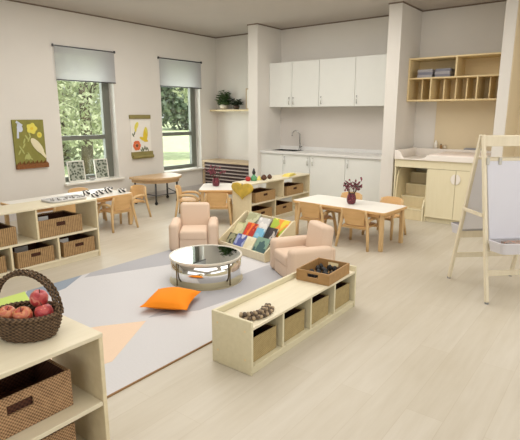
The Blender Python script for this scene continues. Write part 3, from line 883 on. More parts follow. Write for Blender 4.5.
# ------------------------------------------------------------------ armchairs (local: front is -y)
def armchair(label, x, y, rz, W=.545, D=.47, ah=.325, bh=.50, src=None):
    t = thing('armchair', label, 'armchair', (x, y, 0), rz, 'peach armchairs')
    aw = .115
    MB().box((-W / 2 + aw + .002, -D / 2 + .012, .012), (W / 2 - aw - .002, D / 2 - .02, .15)).build('base', 'pink', t, bevel=.015, seg=4)
    MB().box((-W / 2 + aw + .001, -D / 2, .135), (W / 2 - aw - .001, D / 2 - .13, .245)).build('seat', 'pink', t, bevel=.03, seg=5)
    for s in (-1, 1):
        MB().box((s * W / 2 if s < 0 else W / 2 - aw, -D / 2, .012), (-W / 2 + aw if s < 0 else W / 2, D / 2 - .035, ah)).build('armrest', 'pink', t, bevel=.045, seg=6)
    X = Matrix.Translation((0, D / 2 - .12, .2)) @ Matrix.Rotation(-.14, 4, 'X')
    MB().box((-W / 2 + aw - .015, -.02, -.05), (W / 2 - aw + .015, .11, bh - .2), 0, X).build('backrest', 'pink', t, bevel=.04, seg=6)
    MB().box((-W / 2 + .03, D / 2 - .06, .012), (W / 2 - .03, D / 2, .30)).build('back_panel', 'pink', t, bevel=.02, seg=4)
    return t
armchair('peach child armchair facing us behind the round mirrored table', -3.885, 3.825, .72)
armchair('peach child armchair seen from its side, beside the book bin', -2.37, 3.75, -.565)

# ------------------------------------------------------------------ middle shelf
MX = -3.965
shelf('basket_shelf', 'maple basket shelf in the middle of the room with a gold heart on its end', (MX, 4.97, 0), 1.50, .33, .60, .32, (.58, ), (.78,))
MBG = 'tan baskets in the middle shelf'
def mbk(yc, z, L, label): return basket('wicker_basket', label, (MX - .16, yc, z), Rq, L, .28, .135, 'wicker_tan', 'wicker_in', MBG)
mbk(5.33, .322, .46, 'tan basket in the upper left compartment of the middle shelf')
mbk(6.08, .322, .46, 'tan basket in the upper right compartment of the middle shelf')
mbk(5.27, .072, .42, 'tan basket in the lower left compartment of the middle shelf, behind the books')
mbk(5.80, .072, .42, 'tan basket in the lower right compartment of the middle shelf')
# heart
hp = []
for i in range(40):
    a = 2 * PI * i / 40
    hp.append((0.0125 * 16 * math.sin(a) ** 3 * .93, 0.0125 * (13 * math.cos(a) - 5 * math.cos(2 * a) - 2 * math.cos(3 * a) - math.cos(4 * a)) * .62))
t = thing('heart_ornament', 'golden felt heart hanging on the end panel of the middle shelf', 'heart ornament', (-4.10, 4.953, .515))
MB().prism(hp, -.012, .012, 'y').build('heart', 'gold', t, bevel=.006, seg=3)
MB().tube([(0, 0, .03), (0, .0, .075), (0, .012, .082)], .0025, 6).build('cord', 'stem', t)
# things on top of middle shelf
ZM = .6005
t = thing('toy_apple', 'small red apple on top of the middle shelf by the heart', 'apple', (-4.19, 5.19, ZM), 0)
MB().lathe([(r, z - .003) for r, z in prof], 20).build('fruit', 'red', t, smooth=True); MB().tube([(0, 0, .053), (.004, 0, .07)], .002, 6).build('stem', 'stem', t)
t = thing('green_bottle', 'small green bottle with a black stopper on the middle shelf', 'bottle', (-4.15, 5.27, ZM))
MB().lathe([(.04, 0), (.046, .02), (.044, .05), (.02, .075), (.014, .09)], 20).build('body', 'green_glass', t, smooth=True)
MB().lathe([(.014, .085), (.022, .1), (.026, .12), (.016, .14), (.012, .16), (.004, .175)], 14).build('stopper', 'black', t, smooth=True)
t = thing('wooden_cone', 'small cream cone beside the green bottle on the middle shelf', 'toy', (-4.14, 5.38, ZM)); MB().lathe([(.035, 0), (.033, .01), (.012, .055), (1e-6, .062)], 16).build('cone', 'yellow', t, smooth=True)
def pinecone(x, y, label, r):
    t = thing('pinecone', label, 'pinecone', (x, y, ZM), 0, 'pinecones on the middle shelf')
    MB().lathe([(r * .25, 0), (r * .8, r * .4), (r, r * .8), (r * .8, r * 1.3), (r * .4, r * 1.75), (1e-6, r * 1.95)], 24, 0, None, lambda q, z, a, i: q * (1 + .13 * math.cos(8 * a + i * PI / 2))).build('cone_body', 'brown', t, smooth=False)
    return t
pinecone(-4.07, 5.40, 'larger brown pinecone on the middle shelf beside the cream cone', .042)
pinecone(-4.09, 5.56, 'smaller brown pinecone on the middle shelf, right of the larger one', .036)
t = thing('folded_cloth', 'folded yellow cloth at the right end of the middle shelf', 'cloth', (-4.08, 6.05, ZM), .2)
b = MB()
for i in range(3): b.box((-.06 + .008 * i, -.15 + .02 * i, .011 * i), (.06 - .004 * i, .15 - .03 * i, .011 * i + .0105))
b.build('cloth', 'yellow', t, bevel=.004, seg=3)

# ------------------------------------------------------------------ book bin
BZ = math.atan2(-.14, .78)
t = thing('book_bin', 'sloping maple book bin full of picture books in front of the middle shelf', 'book bin', (-3.235, 3.87, .0115), BZ)
HW, DB, HB = .385, .45, .375
side = [(0, 0), (DB, 0), (DB, HB), (DB - .04, HB), (0.02, .115), (0, .1)]
for s in (-1, 1): MB().prism(side, s * HW - .009, s * HW + .009, 'x').build('side_panel', 'maple', t, bevel=.003)
MB().box((-HW + .009, 0, .0), (HW - .009, .018, .085)).build('front_lip', 'maple_top', t, bevel=.003)
MB().box((-HW + .009, DB - .015, 0), (HW - .009, DB, HB - .01)).build('back_panel', 'maple', t, bevel=.003)
MB().box((-HW + .009, .018, .02), (HW - .009, DB - .015, .04)).build('bottom_board', 'maple', t)
TI = [(.03, .04), (.165, .115), (.272, .185)]
for (y, z) in TI[1:]:
    MB().box((-HW + .009, y - .012, z - .06), (HW - .009, y, z + .02)).box((-HW + .009, y, z - .012), (HW - .009, y + .1, z)).build('tier', 'maple', t)
Xb = Matrix.Translation((-3.235, 3.87, .0115)) @ Matrix.Rotation(BZ, 4, 'Z')
def book(x, tier, w, h, mats, label, th=.014):
    y, z = TI[tier]; w *= 1.12; h *= 1.25
    tilt = .62
    p = Xb @ Vector((x, y + .014, z + .012))
    o = thing('picture_book', label, 'book', p, BZ, 'picture books in the book bin')
    o.rotation_euler = (-tilt, 0, BZ)
    MB().box((-w / 2, 0, 0), (w / 2, .002, h)).box((-w / 2, th - .002, 0), (w / 2, th, h)).box((-w / 2 - .001, 0, 0), (-w / 2 + .001, th, h)).build('cover', mats, o)
    MB().box((-w / 2 + .002, .002, .003), (w / 2 - .004, th - .002, h - .003)).build('pages', 'paper', o)
    return o
def bm_(n, cols, sc=18, seed=0): return m_blotch('cover_' + n, [rgb(*c) for c in cols], sc, .45, seed)
book(-.27, 0, .11, .12, bm_('a', [(90, 96, 70), (150, 150, 120), (70, 70, 60)], 8, 1), 'olive and grey picture book at the front left of the book bin')
book(-.12, 0, .14, .13, bm_('b', [(120, 130, 180), (160, 170, 210), (90, 100, 160), (200, 200, 220)], 6, 2), 'blue and lilac picture book in the front row of the book bin')
book(.04, 0, .13, .13, bm_('c', [(224, 214, 180), (232, 226, 200)], 6, 3), 'cream picture book in the front row of the book bin')
book(.22, 0, .17, .15, bm_('d', [(100, 130, 120), (130, 160, 140), (70, 100, 100), (160, 170, 140)], 6, 4), 'teal green picture book at the front right of the book bin')
book(-.291, 1, .14, .14, bm_('e', [(214, 206, 166), (190, 190, 140), (226, 220, 190)], 6, 5), 'pale cream picture book at the left of the middle row in the book bin')
book(-.118, 1, .15, .16, bm_('f', [(206, 60, 30), (232, 120, 40), (180, 40, 30), (236, 180, 60)], 6, 6), 'red and orange picture book in the middle row of the book bin')
book(.045, 1, .12, .13, bm_('g', [(150, 196, 220), (120, 180, 210), (190, 214, 224)], 6, 7), 'light blue picture book in the middle row of the book bin')
book(.205, 1, .14, .16, bm_('h', [(36, 34, 36), (60, 50, 50), (190, 180, 170), (30, 30, 34)], 8, 8), 'black picture book with pale squares in the middle row of the book bin')
book(-.22, 2, .17, .18, bm_('i', [(168, 168, 130), (196, 196, 160), (110, 112, 88)], 6, 9), 'sage green picture book at the back left of the book bin')
book(-.02, 2, .16, .15, bm_('j', [(226, 224, 218), (206, 204, 200), (236, 234, 230)], 6, 10), 'white picture book in the back row of the book bin')
book(.23, 2, .22, .17, bm_('k', [(228, 206, 60), (236, 150, 60), (170, 190, 60), (240, 220, 110)], 6, 11), 'yellow and orange picture book at the back right of the book bin')

# ------------------------------------------------------------------ bench with bins
BX, BY, BL, BD, BH = -1.595, 2.0, 1.335, .315, .34
BRZ = .0
t = thing('storage_bench', 'low maple storage bench with four fabric bins, wooden tray on its end', 'bench', (BX, BY, 0), BRZ)
th = .02
for y in (0, BL - th):
    b = MB().box((-BD, y, 0), (0, y + th, BH))
    b.build('side_panel', 'bench', t, bevel=.006, seg=3)
b = MB()
for y in (.04, .04 + .19):
    pass
b = MB()
for px_ in (-.265, -.05):
    for pz in (.09, .27): b.tube([(px_, -.0015, pz), (px_, .002, pz)], .007, 12)
b.build('screw_cap', 'oak', t)
MB().box((-BD + .02, th, .282), (-.003, BL - th, .300)).build('top', 'maple_top', t, bevel=.003)
MB().box((-BD, th, .0), (-BD + .02, BL - th, .338)).build('back_rail', 'bench', t, bevel=.005)
MB().box((-BD + .02, th, .035), (-.004, BL - th, .053)).box((-.024, th, .0), (-.010, BL - th, .035)).build('bottom_board', 'bench', t, bevel=.002)
for k in (1, 2, 3): MB().box((-BD + .02, k * BL / 4 - .009, .053), (-.006, k * BL / 4 + .009, .282)).build('divider', 'bench', t, bevel=.002)
Xn = Matrix.Translation((BX, BY, 0)) @ Matrix.Rotation(BRZ, 4, 'Z')
for k, nm in enumerate(('nearest', 'second', 'third', 'farthest')):
    p = Xn @ Vector((-.155, th / 2 + (k + .5) * (BL - .01) / 4, .0545))
    basket('fabric_bin', {'nearest': 'woven beige bin in the bench compartment nearest the camera', 'second': 'woven beige bin in the second bench compartment from the camera', 'third': 'woven beige bin in the third bench compartment from the camera', 'farthest': 'woven beige bin in the bench compartment below the wooden tray'}[nm], p, Rq + BRZ, .240, .24, .150, 'bin_cloth', 'wicker_in', 'woven bins in the bench', hole=False)
# wooden tray on bench
p = Xn @ Vector((-.141, 1.055, .301))
t = thing('wooden_tray', 'open brown wooden tray with cut handles on the far end of the bench', 'tray', p, BRZ + .05)
w = .012; x, y, H = .135, .175, .085
b = MB()
for s in (-1, 1):
    ya, yb = (-y, -y + w) if s < 0 else (y - w, y)
    b.box((-x, ya, 0), (-.045, yb, H)).box((.045, ya, 0), (x, yb, H)).box((-.045, ya, 0), (.045, yb, .038)).box((-.045, ya, .066), (.045, yb, H))
    b.box((-x, -y + w, 0) if s < 0 else (x - w, -y + w, 0), (-x + w, y - w, H) if s < 0 else (x, y - w, H))
b.box((-x + w, -y + w, 0), (x - w, y - w, .01))
b.build('body', 'box_wood', t, bevel=.0015)
rnd = random.Random(12); c0 = None; k = 0; placed = []
Xt = Matrix.Translation(p) @ Matrix.Rotation(BRZ + .05, 4, 'Z')
for i in range(160):
    qx, qy = rnd.uniform(-.085, .085), rnd.uniform(-.125, .125)
    if any((qx - a) ** 2 + (qy - c) ** 2 < .040 ** 2 for a, c in placed): continue
    placed.append((qx, qy))
for qx, qy in placed:
    q = Xt @ Vector((qx, qy, .011))
    if c0 is None:
        c0 = MB().lathe([(.006, 0), (.017, .008), (.021, .019), (.017, .03), (.009, .039), (1e-6, .043)], 18, 0, None, lambda q_, z, a, i: q_ * (1 + .16 * math.cos(6 * a + i * 1.57))).build('dark_cone', 'black')
        tag(c0, 'dark pinecone lying in the brown wooden tray on the bench', 'pinecone', 'dark pinecones in the wooden tray'); c0.location = q
    else:
        c = c0.copy(); COL.objects.link(c); c.location = q; c.rotation_euler.z = rnd.uniform(0, 6); c.scale = (1, 1, rnd.uniform(.85, 1.25))
# bead garland on bench: crescent of beads
p = Xn @ Vector((-.09, .135, .301))
t = thing('bead_garland', 'crescent of brown and pale wooden beads on the near end of the bench', 'garland', p, 0)
def cres(b, r, n, a0, a1, br, z, par):
    for i in range(n):
        if i % 2 != par: continue
        a = a0 + (a1 - a0) * i / (n - 1)
        b.ball((r * math.cos(a), r * math.sin(a) + .12, z), br, 10)
b1 = MB(); b2 = MB()
DIR = 1.15
for row, (r, n, z) in enumerate(((.150, 13, .0125), (.172, 15, .0125), (.128, 11, .0125), (.150, 12, .031), (.190, 12, .0125), (.168, 12, .031))):
    for i in range(n):
        a = math.radians(-120) + math.radians(88) * i / (n - 1)
        v = Vector((r * math.cos(a), r * math.sin(a) + .15, z))
        v = Matrix.Rotation(DIR, 3, 'Z') @ v
        (b1 if (i + row) % 2 else b2).ball(v, .0125, 8)
b1.build('beads', 'bead', t, smooth=True); b2.build('dark_beads', 'bead_dark', t, smooth=True)

# ------------------------------------------------------------------ alcove: slatted cover, shelf, plants
t = thing('radiator_cover', 'low slatted cover with dark gaps and wooden frame in the far left alcove', 'radiator cover', (-6.98, 7.15, 0))
LC, HC, DC = 1.33, .60, .48
MB().box((0, -.01, HC - .04), (LC, DC, HC)).build('top', 'cover_wood', t, bevel=.003)
for x in (0, LC - .05): MB().box((x, 0, 0), (x + .05, DC, HC - .04)).build('side_panel', 'cover_wood', t, bevel=.003)
MB().box((.05, .03, .0), (LC - .05, .045, HC - .04)).build('back_panel', 'slat_dark', t)
MB().box((.05, .0, 0), (LC - .05, .03, .06)).build('plinth', 'cover_wood', t)
b = MB()
for i in range(7): b.box((.05, .004, .09 + i * .067), (LC - .05, .03, .109 + i * .067))
b.build('slats', 'slat_light', t)
t = thing('wall_shelf', 'thin wooden shelf high in the far left alcove', 'shelf', (-6.995, 7.42, 1.575)); MB().box((0, 0, 0), (1.36, .228, .035)).build('board', 'maple_edge', t, bevel=.003)
def plant(x, y, z, pot, leafm, r, h, label, n, seed, prf):
    rnd = random.Random(seed)
    t = thing('potted_plant', label, 'potted plant', (x, y, z), 0, 'plants on the alcove shelf')
    MB().lathe(prf, 24).build('pot', pot, t, smooth=True)
    ht = prf[2][1]
    MB().prism([(prf[2][0] * .85 * a, prf[2][0] * .85 * c) for a, c in arc(0, 0, 1, 0, 2 * PI, 20)[:-1]], ht - .02, ht - .012).build('soil', 'soil', t)
    lf = MB(); st = MB()
    for i in range(n):
        a = rnd.uniform(0, 2 * PI); e = rnd.uniform(-.15, 1.0); q = rnd.uniform(.45, 1)
        tip = Vector((math.cos(a) * math.cos(e) * r * q, math.sin(a) * math.cos(e) * r * q * .62, ht + .03 + max(-.02, math.sin(e)) * h * q * 1.35))
        st.tube([(0, 0, ht - .012), tip * .5 + Vector((0, 0, ht * .5 + .02)), tip], .0018, 4)
        d = Vector((math.cos(a), math.sin(a), rnd.uniform(-.5, .4))).normalized() * rnd.uniform(.04, .065); s = d.cross(Vector((rnd.gauss(0, .3), rnd.gauss(0, .3), 1))).normalized() * d.length * .55
        lf.quad([tip - d * .4, tip + s, tip + d * .9, tip - s])
    lf.build('leaves', leafm, t); st.build('stems', leafm, t)
    return t
plant(-6.70, 7.535, 1.611, 'pot', 'leaf', .18, .25, 'bushy green plant in a cream pot on the alcove shelf', 230, 2, [(.05, 0), (.085, .03), (.09, .075), (.07, .10), (.06, .10), (.06, .08)])
plant(-6.36, 7.52, 1.611, 'pot_dark', 'leaf_dark', .14, .11, 'small dark plant in a dark pot on the alcove shelf', 90, 5, [(.05, 0), (.062, .03), (.066, .07), (.055, .08), (.05, .08), (.05, .07)])
t = thing('framed_picture', 'upright pale picture frame at the right end of the alcove shelf', 'picture frame', (-6.03, 7.56, 1.611), 0)
b = MB(); w_, h_, k = .24, .40, .02
b.box((-w_ / 2, 0, 0), (-w_ / 2 + k, .02, h_)).box((w_ / 2 - k, 0, 0), (w_ / 2, .02, h_)).box((-w_ / 2 + k, 0, 0), (w_ / 2 - k, .02, k)).box((-w_ / 2 + k, 0, h_ - k), (w_ / 2 - k, .02, h_)); b.build('frame', 'cover_wood', t, bevel=.002)
MB().box((-w_ / 2 + k, .006, k), (w_ / 2 - k, .014, h_ - k)).build('print', 'art_white', t)
b = MB(); b.prism(arc(.0, .12, .05, 0, 2 * PI, 20)[:-1], .003, .006, 'y'); b.prism([(-.02, .16), (.03, .17), (.02, .24), (-.01, .25)], .003, .006, 'y'); b.build('drawing', 'a_dk', t)

# ------------------------------------------------------------------ kitchenette
def upper(x0, x1, split, hands, label):
    t = thing('wall_mounted_cabinet', label, 'cabinet', (x0, YB - .003, 1.64), 0, 'white wall cabinets')
    L = x1 - x0; yf = -.37
    MB().box((0, yf + .02, 0), (L, 0, .77)).build('carcass', 'cab', t)
    for (a, c), hx in zip(((0, split - x0), (split - x0, L)), hands):
        d = MB().box((a + .003, yf, .003), (c - .003, yf + .019, .767)).build('door', 'cab', t, bevel=.002)
        h = hx - x0
        b = MB().tube([(h, yf - .028, .04), (h, yf - .028, .17)], .006, 8).tube([(h, yf, .05), (h, yf - .028, .05)], .005, 6).tube([(h, yf, .16), (h, yf - .028, .16)], .005, 6)
        b.build('handle', 'chrome', d, smooth=True)
upper(-5.368, -4.327, -4.874, (-4.92, -4.83), 'white two-door wall cabinet on the left, above the sink')
upper(-4.325, -2.972, -3.659, (-4.27, -3.61), 'white two-door wall cabinet on the right of the kitchenette')
def lower(x0, x1, split, hands, label):
    t = thing('base_cabinet', label, 'cabinet', (x0, YB, 0), 0, 'white base cabinets')
    L = x1 - x0; yf = -.62
    MB().box((0, yf + .02, .08), (L, -.01, .83)).box((0, yf + .08, 0), (L, -.01, .08)).build('carcass', 'cab', t)
    for (a, c), hx in zip(((0, split - x0), (split - x0, L)), hands):
        d = MB().box((a + .003, yf, .085), (c - .003, yf + .019, .826)).build('door', 'cab', t, bevel=.002)
        h = hx - x0
        MB().tube([(h, yf - .028, .66), (h, yf - .028, .79)], .006, 8).tube([(h, yf, .67), (h, yf - .028, .67)], .005, 6).tube([(h, yf, .78), (h, yf - .028, .78)], .005, 6).build('handle', 'chrome', d, smooth=True)
lower(-5.368, -4.319, -4.882, (-4.835, -4.27 - .09), 'white two-door base cabinet under the sink')
lower(-4.317, -2.972, -3.655, (-4.26, -3.60), 'white two-door base cabinet to the right of the sink cabinet')
t = thing('countertop', 'pale grey worktop running over the white base cabinets', 'countertop', (-5.368, YB, .832))
Lc = 2.396
sx0, sx1, sy0, sy1 = .10, .62, -.46, -.13
b = MB().box((0, -.65, 0), (Lc, sy0, .04)).box((0, sy1, 0), (Lc, -.008, .04)).box((0, sy0, 0), (sx0, sy1, .04)).box((sx1, sy0, 0), (Lc, sy1, .04))
b.build('worktop', 'counter', t)
MB().box((0, -.026, .04), (Lc, -.008, .10)).build('upstand', 'counter', t, bevel=.002)
b = MB(); q = .15
b.box((sx0, sy0, .002), (sx1, sy1, .006)).box((sx0, sy0, .006), (sx0 + .006, sy1, .042)).box((sx1 - .006, sy0, .006), (sx1, sy1, .042)).box((sx0, sy0, .006), (sx1, sy0 + .006, .042)).box((sx0, sy1 - .006, .006), (sx1, sy1, .042))
b.build('sink', 'sink', t)
t = thing('faucet', 'chrome gooseneck faucet standing behind the dark sink', 'faucet', (-4.87, YB - .09, .8725))
MB().lathe([(.028, 0), (.028, .012), (.016, .02), (.014, .05)], 16).build('base', 'chrome', t, smooth=True)
pp = [(0, 0, .04), (0, 0, .28)] + [(-.07 + .07 * math.cos(a), -.02 - .03 * (a / PI), .28 + .07 * math.sin(a)) for a in [PI * i / 8 for i in range(1, 9)]] + [(-.14, -.05, .25)]
MB().tube(pp, .011, 10).build('spout', 'chrome', t, smooth=True)
MB().tube([(.016, 0, .05), (.075, -.01, .085)], .008, 8).build('lever', 'chrome', t, smooth=True)

# ------------------------------------------------------------------ cubby unit over changing table
t = thing('wall_cubby', 'wall-hung wooden cubby unit with many slots above the changing table', 'cubby', (-2.772, YB - .013, 1.70))
Lk, Dk, Hk, th = 1.308, .41, .615, .022
MB().box((0, -Dk, Hk - th), (Lk, 0, Hk)).build('top', 'oak', t, bevel=.002)
MB().box((0, -Dk, 0), (Lk, 0, th)).build('bottom_board', 'oak', t, bevel=.002)
for x in (0, Lk - th): MB().box((x, -Dk, th), (x + th, 0, Hk - th)).build('side_panel', 'oak', t, bevel=.002)
MB().box((th, -.012, th), (Lk - th, -.002, Hk - th)).build('back_panel', 'oak', t)
MB().box((th, -Dk + .003, .315), (Lk - th, -.012, .335)).build('shelf_board', 'oak', t, bevel=.002)
MB().box((.668, -Dk + .003, .335), (.692, -.012, Hk - th)).build('divider', 'oak', t, bevel=.002)
for i, x in enumerate((.183, .344, .502, .669, .818, .976, 1.118)):
    rec = .003 if i in (1, 5) else .11
    MB().box((x - .009, -Dk + rec, th), (x + .009, -.012, .315)).build('divider', 'oak', t, bevel=.002)
for s, (x0, w) in enumerate(((.12, .22), (.375, .22))):
    for k in range(3):
        nm = ('bottom', 'middle', 'top')[k] + ' folded grey blanket of the ' + ('left' if s == 0 else 'right') + ' stack in the wall cubby'
        o = thing('folded_blanket', nm, 'blanket', (-2.772 + x0 + w / 2, YB - .2, 2.036 + k * .039), 0, 'folded blankets in the wall cubby')
        b = MB(); jx = .004 * ((k * 5 + s) % 3 - 1)
        b.box((-w / 2 + jx, -.18, 0), (w / 2 + jx, .14, .018)).box((-w / 2 + jx + .003, -.177, .018), (w / 2 + jx - .004, .14, .038))
        b.build('cloth', 'blanket' if (k + s) % 2 == 0 else 'blanket2', o, bevel=.007, seg=3)

# ------------------------------------------------------------------ changing unit
t = thing('changing_table', 'cream changing table with pull-out steps, basin top and two doors', 'changing table', (-2.725, 6.8, 0))
LU, DU = 1.255, .83
MB().box((0, .01, 0), (.02, DU, .80)).build('side_panel', 'unit', t, bevel=.002)
MB().box((LU - .02, .01, 0), (LU, DU, .80)).build('side_panel', 'unit', t, bevel=.002)
MB().box((.47, .02, 0), (.49, DU, .80)).build('side_panel', 'unit', t)
MB().box((.02, DU - .02, 0), (LU - .02, DU, .80)).build('back_panel', 'unit', t)
MB().box((.0, .0, .765), (LU, .02, .875)).build('apron', 'unit', t, bevel=.002)
MB().box((.49, .05, 0), (LU - .02, .06, .07)).build('plinth', 'unit', t)
dx = (.49, .875, LU - .02)
for i in (0, 1):
    d = MB().box((dx[i] + .002, .0, .075), (dx[i + 1] - .002, .018, .76)).build('door', 'unit', t, bevel=.003)
    s = -1 if i == 0 else 1
    hp_ = [(.875 + s * .008 + s * .058 * math.sin(a), .64 + .07 * math.cos(a)) for a in [PI * k / 12 for k in range(13)]]
    MB().prism(hp_, -.016, -.001, 'y').build('handle', 'tub', d, bevel=.003)
# steps
st = MB()
for k in range(4):
    y0 = .01 + k * .17; z1 = .16 + k * .16
    st.box((.055, y0, 0), (.44, y0 + .17, z1))
o = st.build('steps', 'step_wood', t, bevel=.004)
for k in range(4): MB().box((.058, .006 + k * .17, .150 + k * .16), (.437, .03 + k * .17, .164 + k * .16)).build('tread_edge', 'unit', o)
MB().prism([(-.01, 0), (.7, 0), (.7, .755), (.16, .755), (.08, .72), (.03, .62), (.0, .45), (-.01, .3)], .03, .052, 'x').build('stringer', 'step_wood', o, bevel=.003)
MB().prism([(-.01, 0), (.6, 0), (.6, .30), (.30, .37), (.14, .36), (.03, .29), (-.01, .2)], .443, .465, 'x').build('stringer', 'unit', o, bevel=.003)
# moulded top: basin on left, raised rim
top = MB()
zt = .875
def curve_rim(x):
    if x < .05: return .13
    if x < .16: return .13 - .115 * (1 - math.cos(PI * (x - .05) / .11)) / 2
    if x < .36: return .015
    if x < .52: return .015 + .06 * (1 - math.cos(PI * (x - .36) / .16)) / 2
    return .075
xs = [0, .02, .05, .07, .09, .11, .13, .16, .2, .3, .36, .39, .42, .45, .48, .52, .6, .8, 1.0, LU]
def smooth(x):
    h = curve_rim(x); return h
fr = [(x, zt + smooth(x)) for x in xs]
top.prism([(0, zt)] + fr + [(LU, zt)], -.03, -.008, 'y')      # front lip following the dip
top.box((0, -.008, zt), (LU, .06, zt + .012)); 
top.box((0, .06, zt), (.022, DU - .02, zt + .13))
top.box((0, DU - .06, zt), (LU, DU - .005, zt + .12))
top.box((LU - .022, -.008, zt), (LU, DU - .06, zt + .075))
top.box((.45, .0, zt), (.475, DU - .06, zt + .075))
top.box((.022, .0, zt - .01), (.45, DU - .06, zt + .004))
top.build('basin_top', 'tub', t, bevel=.006, seg=3)
MB().box((.48, -.005, zt + .004), (LU - .025, DU - .065, zt + .088)).build('changing_pad', 'pad', t, bevel=.022, seg=4)
def toiletry(x, y, r, h, mat, label, cap='white_lam'):
    o = thing('toiletry_bottle', label, 'bottle', (-2.725 + x, 6.8 + y, zt + .1205), 0, 'bottles behind the changing table')
    MB().lathe([(r, 0), (r, h * .75), (r * .5, h * .85), (r * .45, h * .9)], 16).build('body', mat, o, smooth=True)
    MB().lathe([(r * .55, h * .88), (r * .55, h), (r * .3, h * 1.04)], 12).build('cap', cap, o)
toiletry(.32, DU - .035, .024, .12, 'white_lam', 'white bottle at the back left of the changing table')
toiletry(.40, DU - .035, .018, .07, 'box_wood', 'small brown bottle beside the white one on the changing table', 'black')
toiletry(.46, DU - .035, .020, .06, 'pot', 'small beige jar right of the brown bottle on the changing table', 'cover_wood')
o = thing('wipes_tray', 'low grey tray at the back right of the changing table', 'tray', (-2.725 + .88, 6.8 + DU - .035, zt + .1205)); MB().box((-.14, -.024, 0), (.14, .024, .02)).box((-.12, -.018, .02), (.12, .018, .028)).build('tray_body', 'grey_metal', o, bevel=.004)

# ------------------------------------------------------------------ easel
t = thing('easel', 'double-sided wooden painting easel with white paper and trays at the right', 'easel', (-.767, 4.477, 0), math.atan2(.68, .73))
HE = 1.34; hw = .305
def fy(z, s): return s * (.32 - .305 * z / HE)
for s in (-1, 1):
    for x in (-hw, hw):
        xt = x * .965
        l = MB().bar((x, fy(0.012, s), 0.012), (xt, fy(HE, s), HE), .026, .034, 0, (0, 1, 0)).build('leg', 'easel', t, bevel=.004)
        MB().tube([(x, fy(0, s), 0), (x, fy(0, s), .014)], .016, 12).build('rubber_foot', 'grey_metal', l)
    def rail(z0, z1, name='rail', off=.0, th_=.018, ext=0.0):
        zc = (z0 + z1) / 2; w2 = hw * .985 - .012 + ext
        MB().bar((-w2, fy(zc, s) + s * off, zc), (w2, fy(zc, s) + s * off, zc), th_, z1 - z0).build(name, 'easel', t, bevel=.003)
    rail(1.25, 1.335); rail(.22, .265); rail(1.135, 1.155, 'rail', .012, .012); rail(.42, .48)
    # board with paper
    z0, z1 = .50, 1.135
    bd = MB().add([(-.278, fy(z0, s) + s * .004, z0), (.278, fy(z0, s) + s * .004, z0), (.278, fy(z1, s) + s * .004, z1), (-.278, fy(z1, s) + s * .004, z1),
                   (-.278, fy(z0, s) + s * .016, z0), (.278, fy(z0, s) + s * .016, z0), (.278, fy(z1, s) + s * .016, z1), (-.278, fy(z1, s) + s * .016, z1)],
                  [(3, 2, 1, 0), (4, 5, 6, 7), (0, 1, 5, 4), (1, 2, 6, 5), (2, 3, 7, 6), (3, 0, 4, 7)]).build('board', 'easel_board', t)
    MB().add([(-.276, fy(z0, s) + s * .018, z0 + .003), (.276, fy(z0, s) + s * .018, z0 + .003), (.276, fy(z1, s) + s * .018, z1), (-.276, fy(z1, s) + s * .018, z1)], [(0, 1, 2, 3)]).build('paper', 'easel_paper', bd)
    for x in (-.275, -.17, .17):
        MB().box((x - .013, fy(1.14, s) + s * .024 - .006, 1.105), (x + .013, fy(1.14, s) + s * .024 + .006, 1.165)).build('clip', 'clip', t, bevel=.003)
    # moulded tray
    y0 = fy(.48, s) + s * .02; y1 = y0 + s * .17
    ya, yb = min(y0, y1), max(y0, y1)
    o = arc(.26, (ya + yb) / 2 + (yb - ya) / 2 - .04, .045, 0, PI / 2, 5) + arc(-.26, (ya + yb) / 2 + (yb - ya) / 2 - .04, .045, PI / 2, PI, 5) + arc(-.24, ya + .04, .045, PI, 1.5 * PI, 5) + arc(.24, ya + .04, .045, 1.5 * PI, 2 * PI, 5)
    b = MB().prism([(a * .95, (c - (ya + yb) / 2) * .9 + (ya + yb) / 2) for a, c in o], 0.435, .445)
    n = len(o); vs = [(a * .95, (c - (ya + yb) / 2) * .9 + (ya + yb) / 2, .44) for a, c in o] + [(a, c, .52) for a, c in o] + [(a * .97, (c - (ya + yb) / 2) * .9 + (ya + yb) / 2, .522) for a, c in o]
    fs = [(i, (i + 1) % n, n + (i + 1) % n, n + i) for i in range(n)] + [(n + i, n + (i + 1) % n, 2 * n + (i + 1) % n, 2 * n + i) for i in range(n)]
    b.add(vs, fs); tr = b.build('tray', 'easel_tray', t)
    MB().box((-.2, (ya + yb) / 2 - .055, .446), (.2, (ya + yb) / 2 + .055, .512)).build('crayon_strip', 'paint_strip', tr)
for x in (-hw - .02, hw + .02):
    MB().bar((x * .98, fy(.70, -1), .70), (x * .98, fy(.70, 1), .70), .014, .03).build('spreader', 'easel', t, bevel=.003)
MB().tube([(-hw * .965 - .02, 0, HE - .01), (hw * .965 + .02, 0, HE - .01)], .009, 10).build('hinge_rod', 'easel', t, smooth=True)

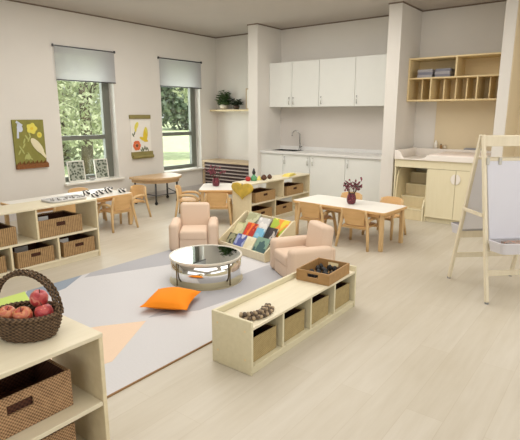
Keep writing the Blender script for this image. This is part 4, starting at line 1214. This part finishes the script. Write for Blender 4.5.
# ------------------------------------------------------------------ light
def area(name, loc, rot, sx, sy, power, col):
    d = bpy.data.lights.new(name, 'AREA'); d.shape = 'RECTANGLE'; d.size = sx; d.size_y = sy; d.energy = power; d.color = col
    o = bpy.data.objects.new(name, d); COL.objects.link(o); o.location = loc; o.rotation_euler = rot
    return o
WARM = (1.0, .97, .925); DAY = (.93, .97, 1.0)
area('ceiling_fill_near', (-1.2, 1.2, 2.98), (0, 0, 0), 3.6, 3.2, 52, WARM)  # unseen soft fill under the ceiling, added without a fixture
area('ceiling_fill_mid', (-3.9, 4.3, 3.0), (0, 0, 0), 3.6, 3.6, 100, WARM)  # added fill over the middle of the room, no lamp hangs there
area('ceiling_fill_right', (.6, 5.0, 2.98), (0, 0, 0), 2.6, 3.0, 48, WARM)  # another unseen ceiling fill, added on the right
area('fill_rear', (-1.5, -3.1, 1.7), (PI / 2, 0, 0), 6.5, 2.2, 52, DAY)  # added fill before the closed wall behind the camera, no window there
area('fill_right', (3.1, 2.0, 1.7), (PI / 2, 0, PI / 2), 5.5, 2.2, 58, DAY)  # unseen side fill added to brighten the left wall, no window behind it
for i, (y0, y1) in enumerate(WIN):
    area('window_daylight_%d' % (i + 1), (XL - .30, (y0 + y1) / 2, 1.3), (PI / 2, 0, -PI / 2), .9, 1.7, 22, DAY)
sd = bpy.data.lights.new('sun', 'SUN'); sd.energy = 5.0; sd.angle = .03; sd.color = (1, .95, .86)
so = bpy.data.objects.new('sun', sd); COL.objects.link(so); so.rotation_euler = (math.radians(12), math.radians(42), 0)

w = bpy.data.worlds.new('world'); scn.world = w; w.use_nodes = True
nt = w.node_tree; bg = nt.nodes['Background']
sky = nt.nodes.new('ShaderNodeTexSky'); sky.sky_type = 'HOSEK_WILKIE'; sky.turbidity = 5; sky.sun_direction = (.6, -.2, .75)
mx = nt.nodes.new('ShaderNodeMix'); mx.data_type = 'RGBA'; mx.inputs['Factor'].default_value = .75
mx.inputs['B'].default_value = (.9, .93, .95, 1)
nt.links.new(sky.outputs[0], mx.inputs['A']); nt.links.new(mx.outputs['Result'], bg.inputs['Color'])
bg.inputs['Strength'].default_value = 1.35

# ------------------------------------------------------------------ camera
f, pitch, yaw = 480.35, .214986, .654165
cd = bpy.data.cameras.new('camera'); cd.sensor_fit = 'HORIZONTAL'; cd.sensor_width = 36; cd.lens = f * 36 / 520
cd.clip_start = .05; cd.clip_end = 200
co = bpy.data.objects.new('camera', cd); COL.objects.link(co)
co.location = (0, 0, 1.5); co.rotation_euler = (PI / 2 - pitch, 0, yaw)
scn.camera = co
scn.view_settings.view_transform = 'Standard'
scn.view_settings.look = 'None'
scn.view_settings.exposure = 0.16
scn.cycles.use_denoising = True
scn.cycles.max_bounces = 8
scn.cycles.transparent_max_bounces = 12
scn.cycles.sample_clamp_indirect = 8
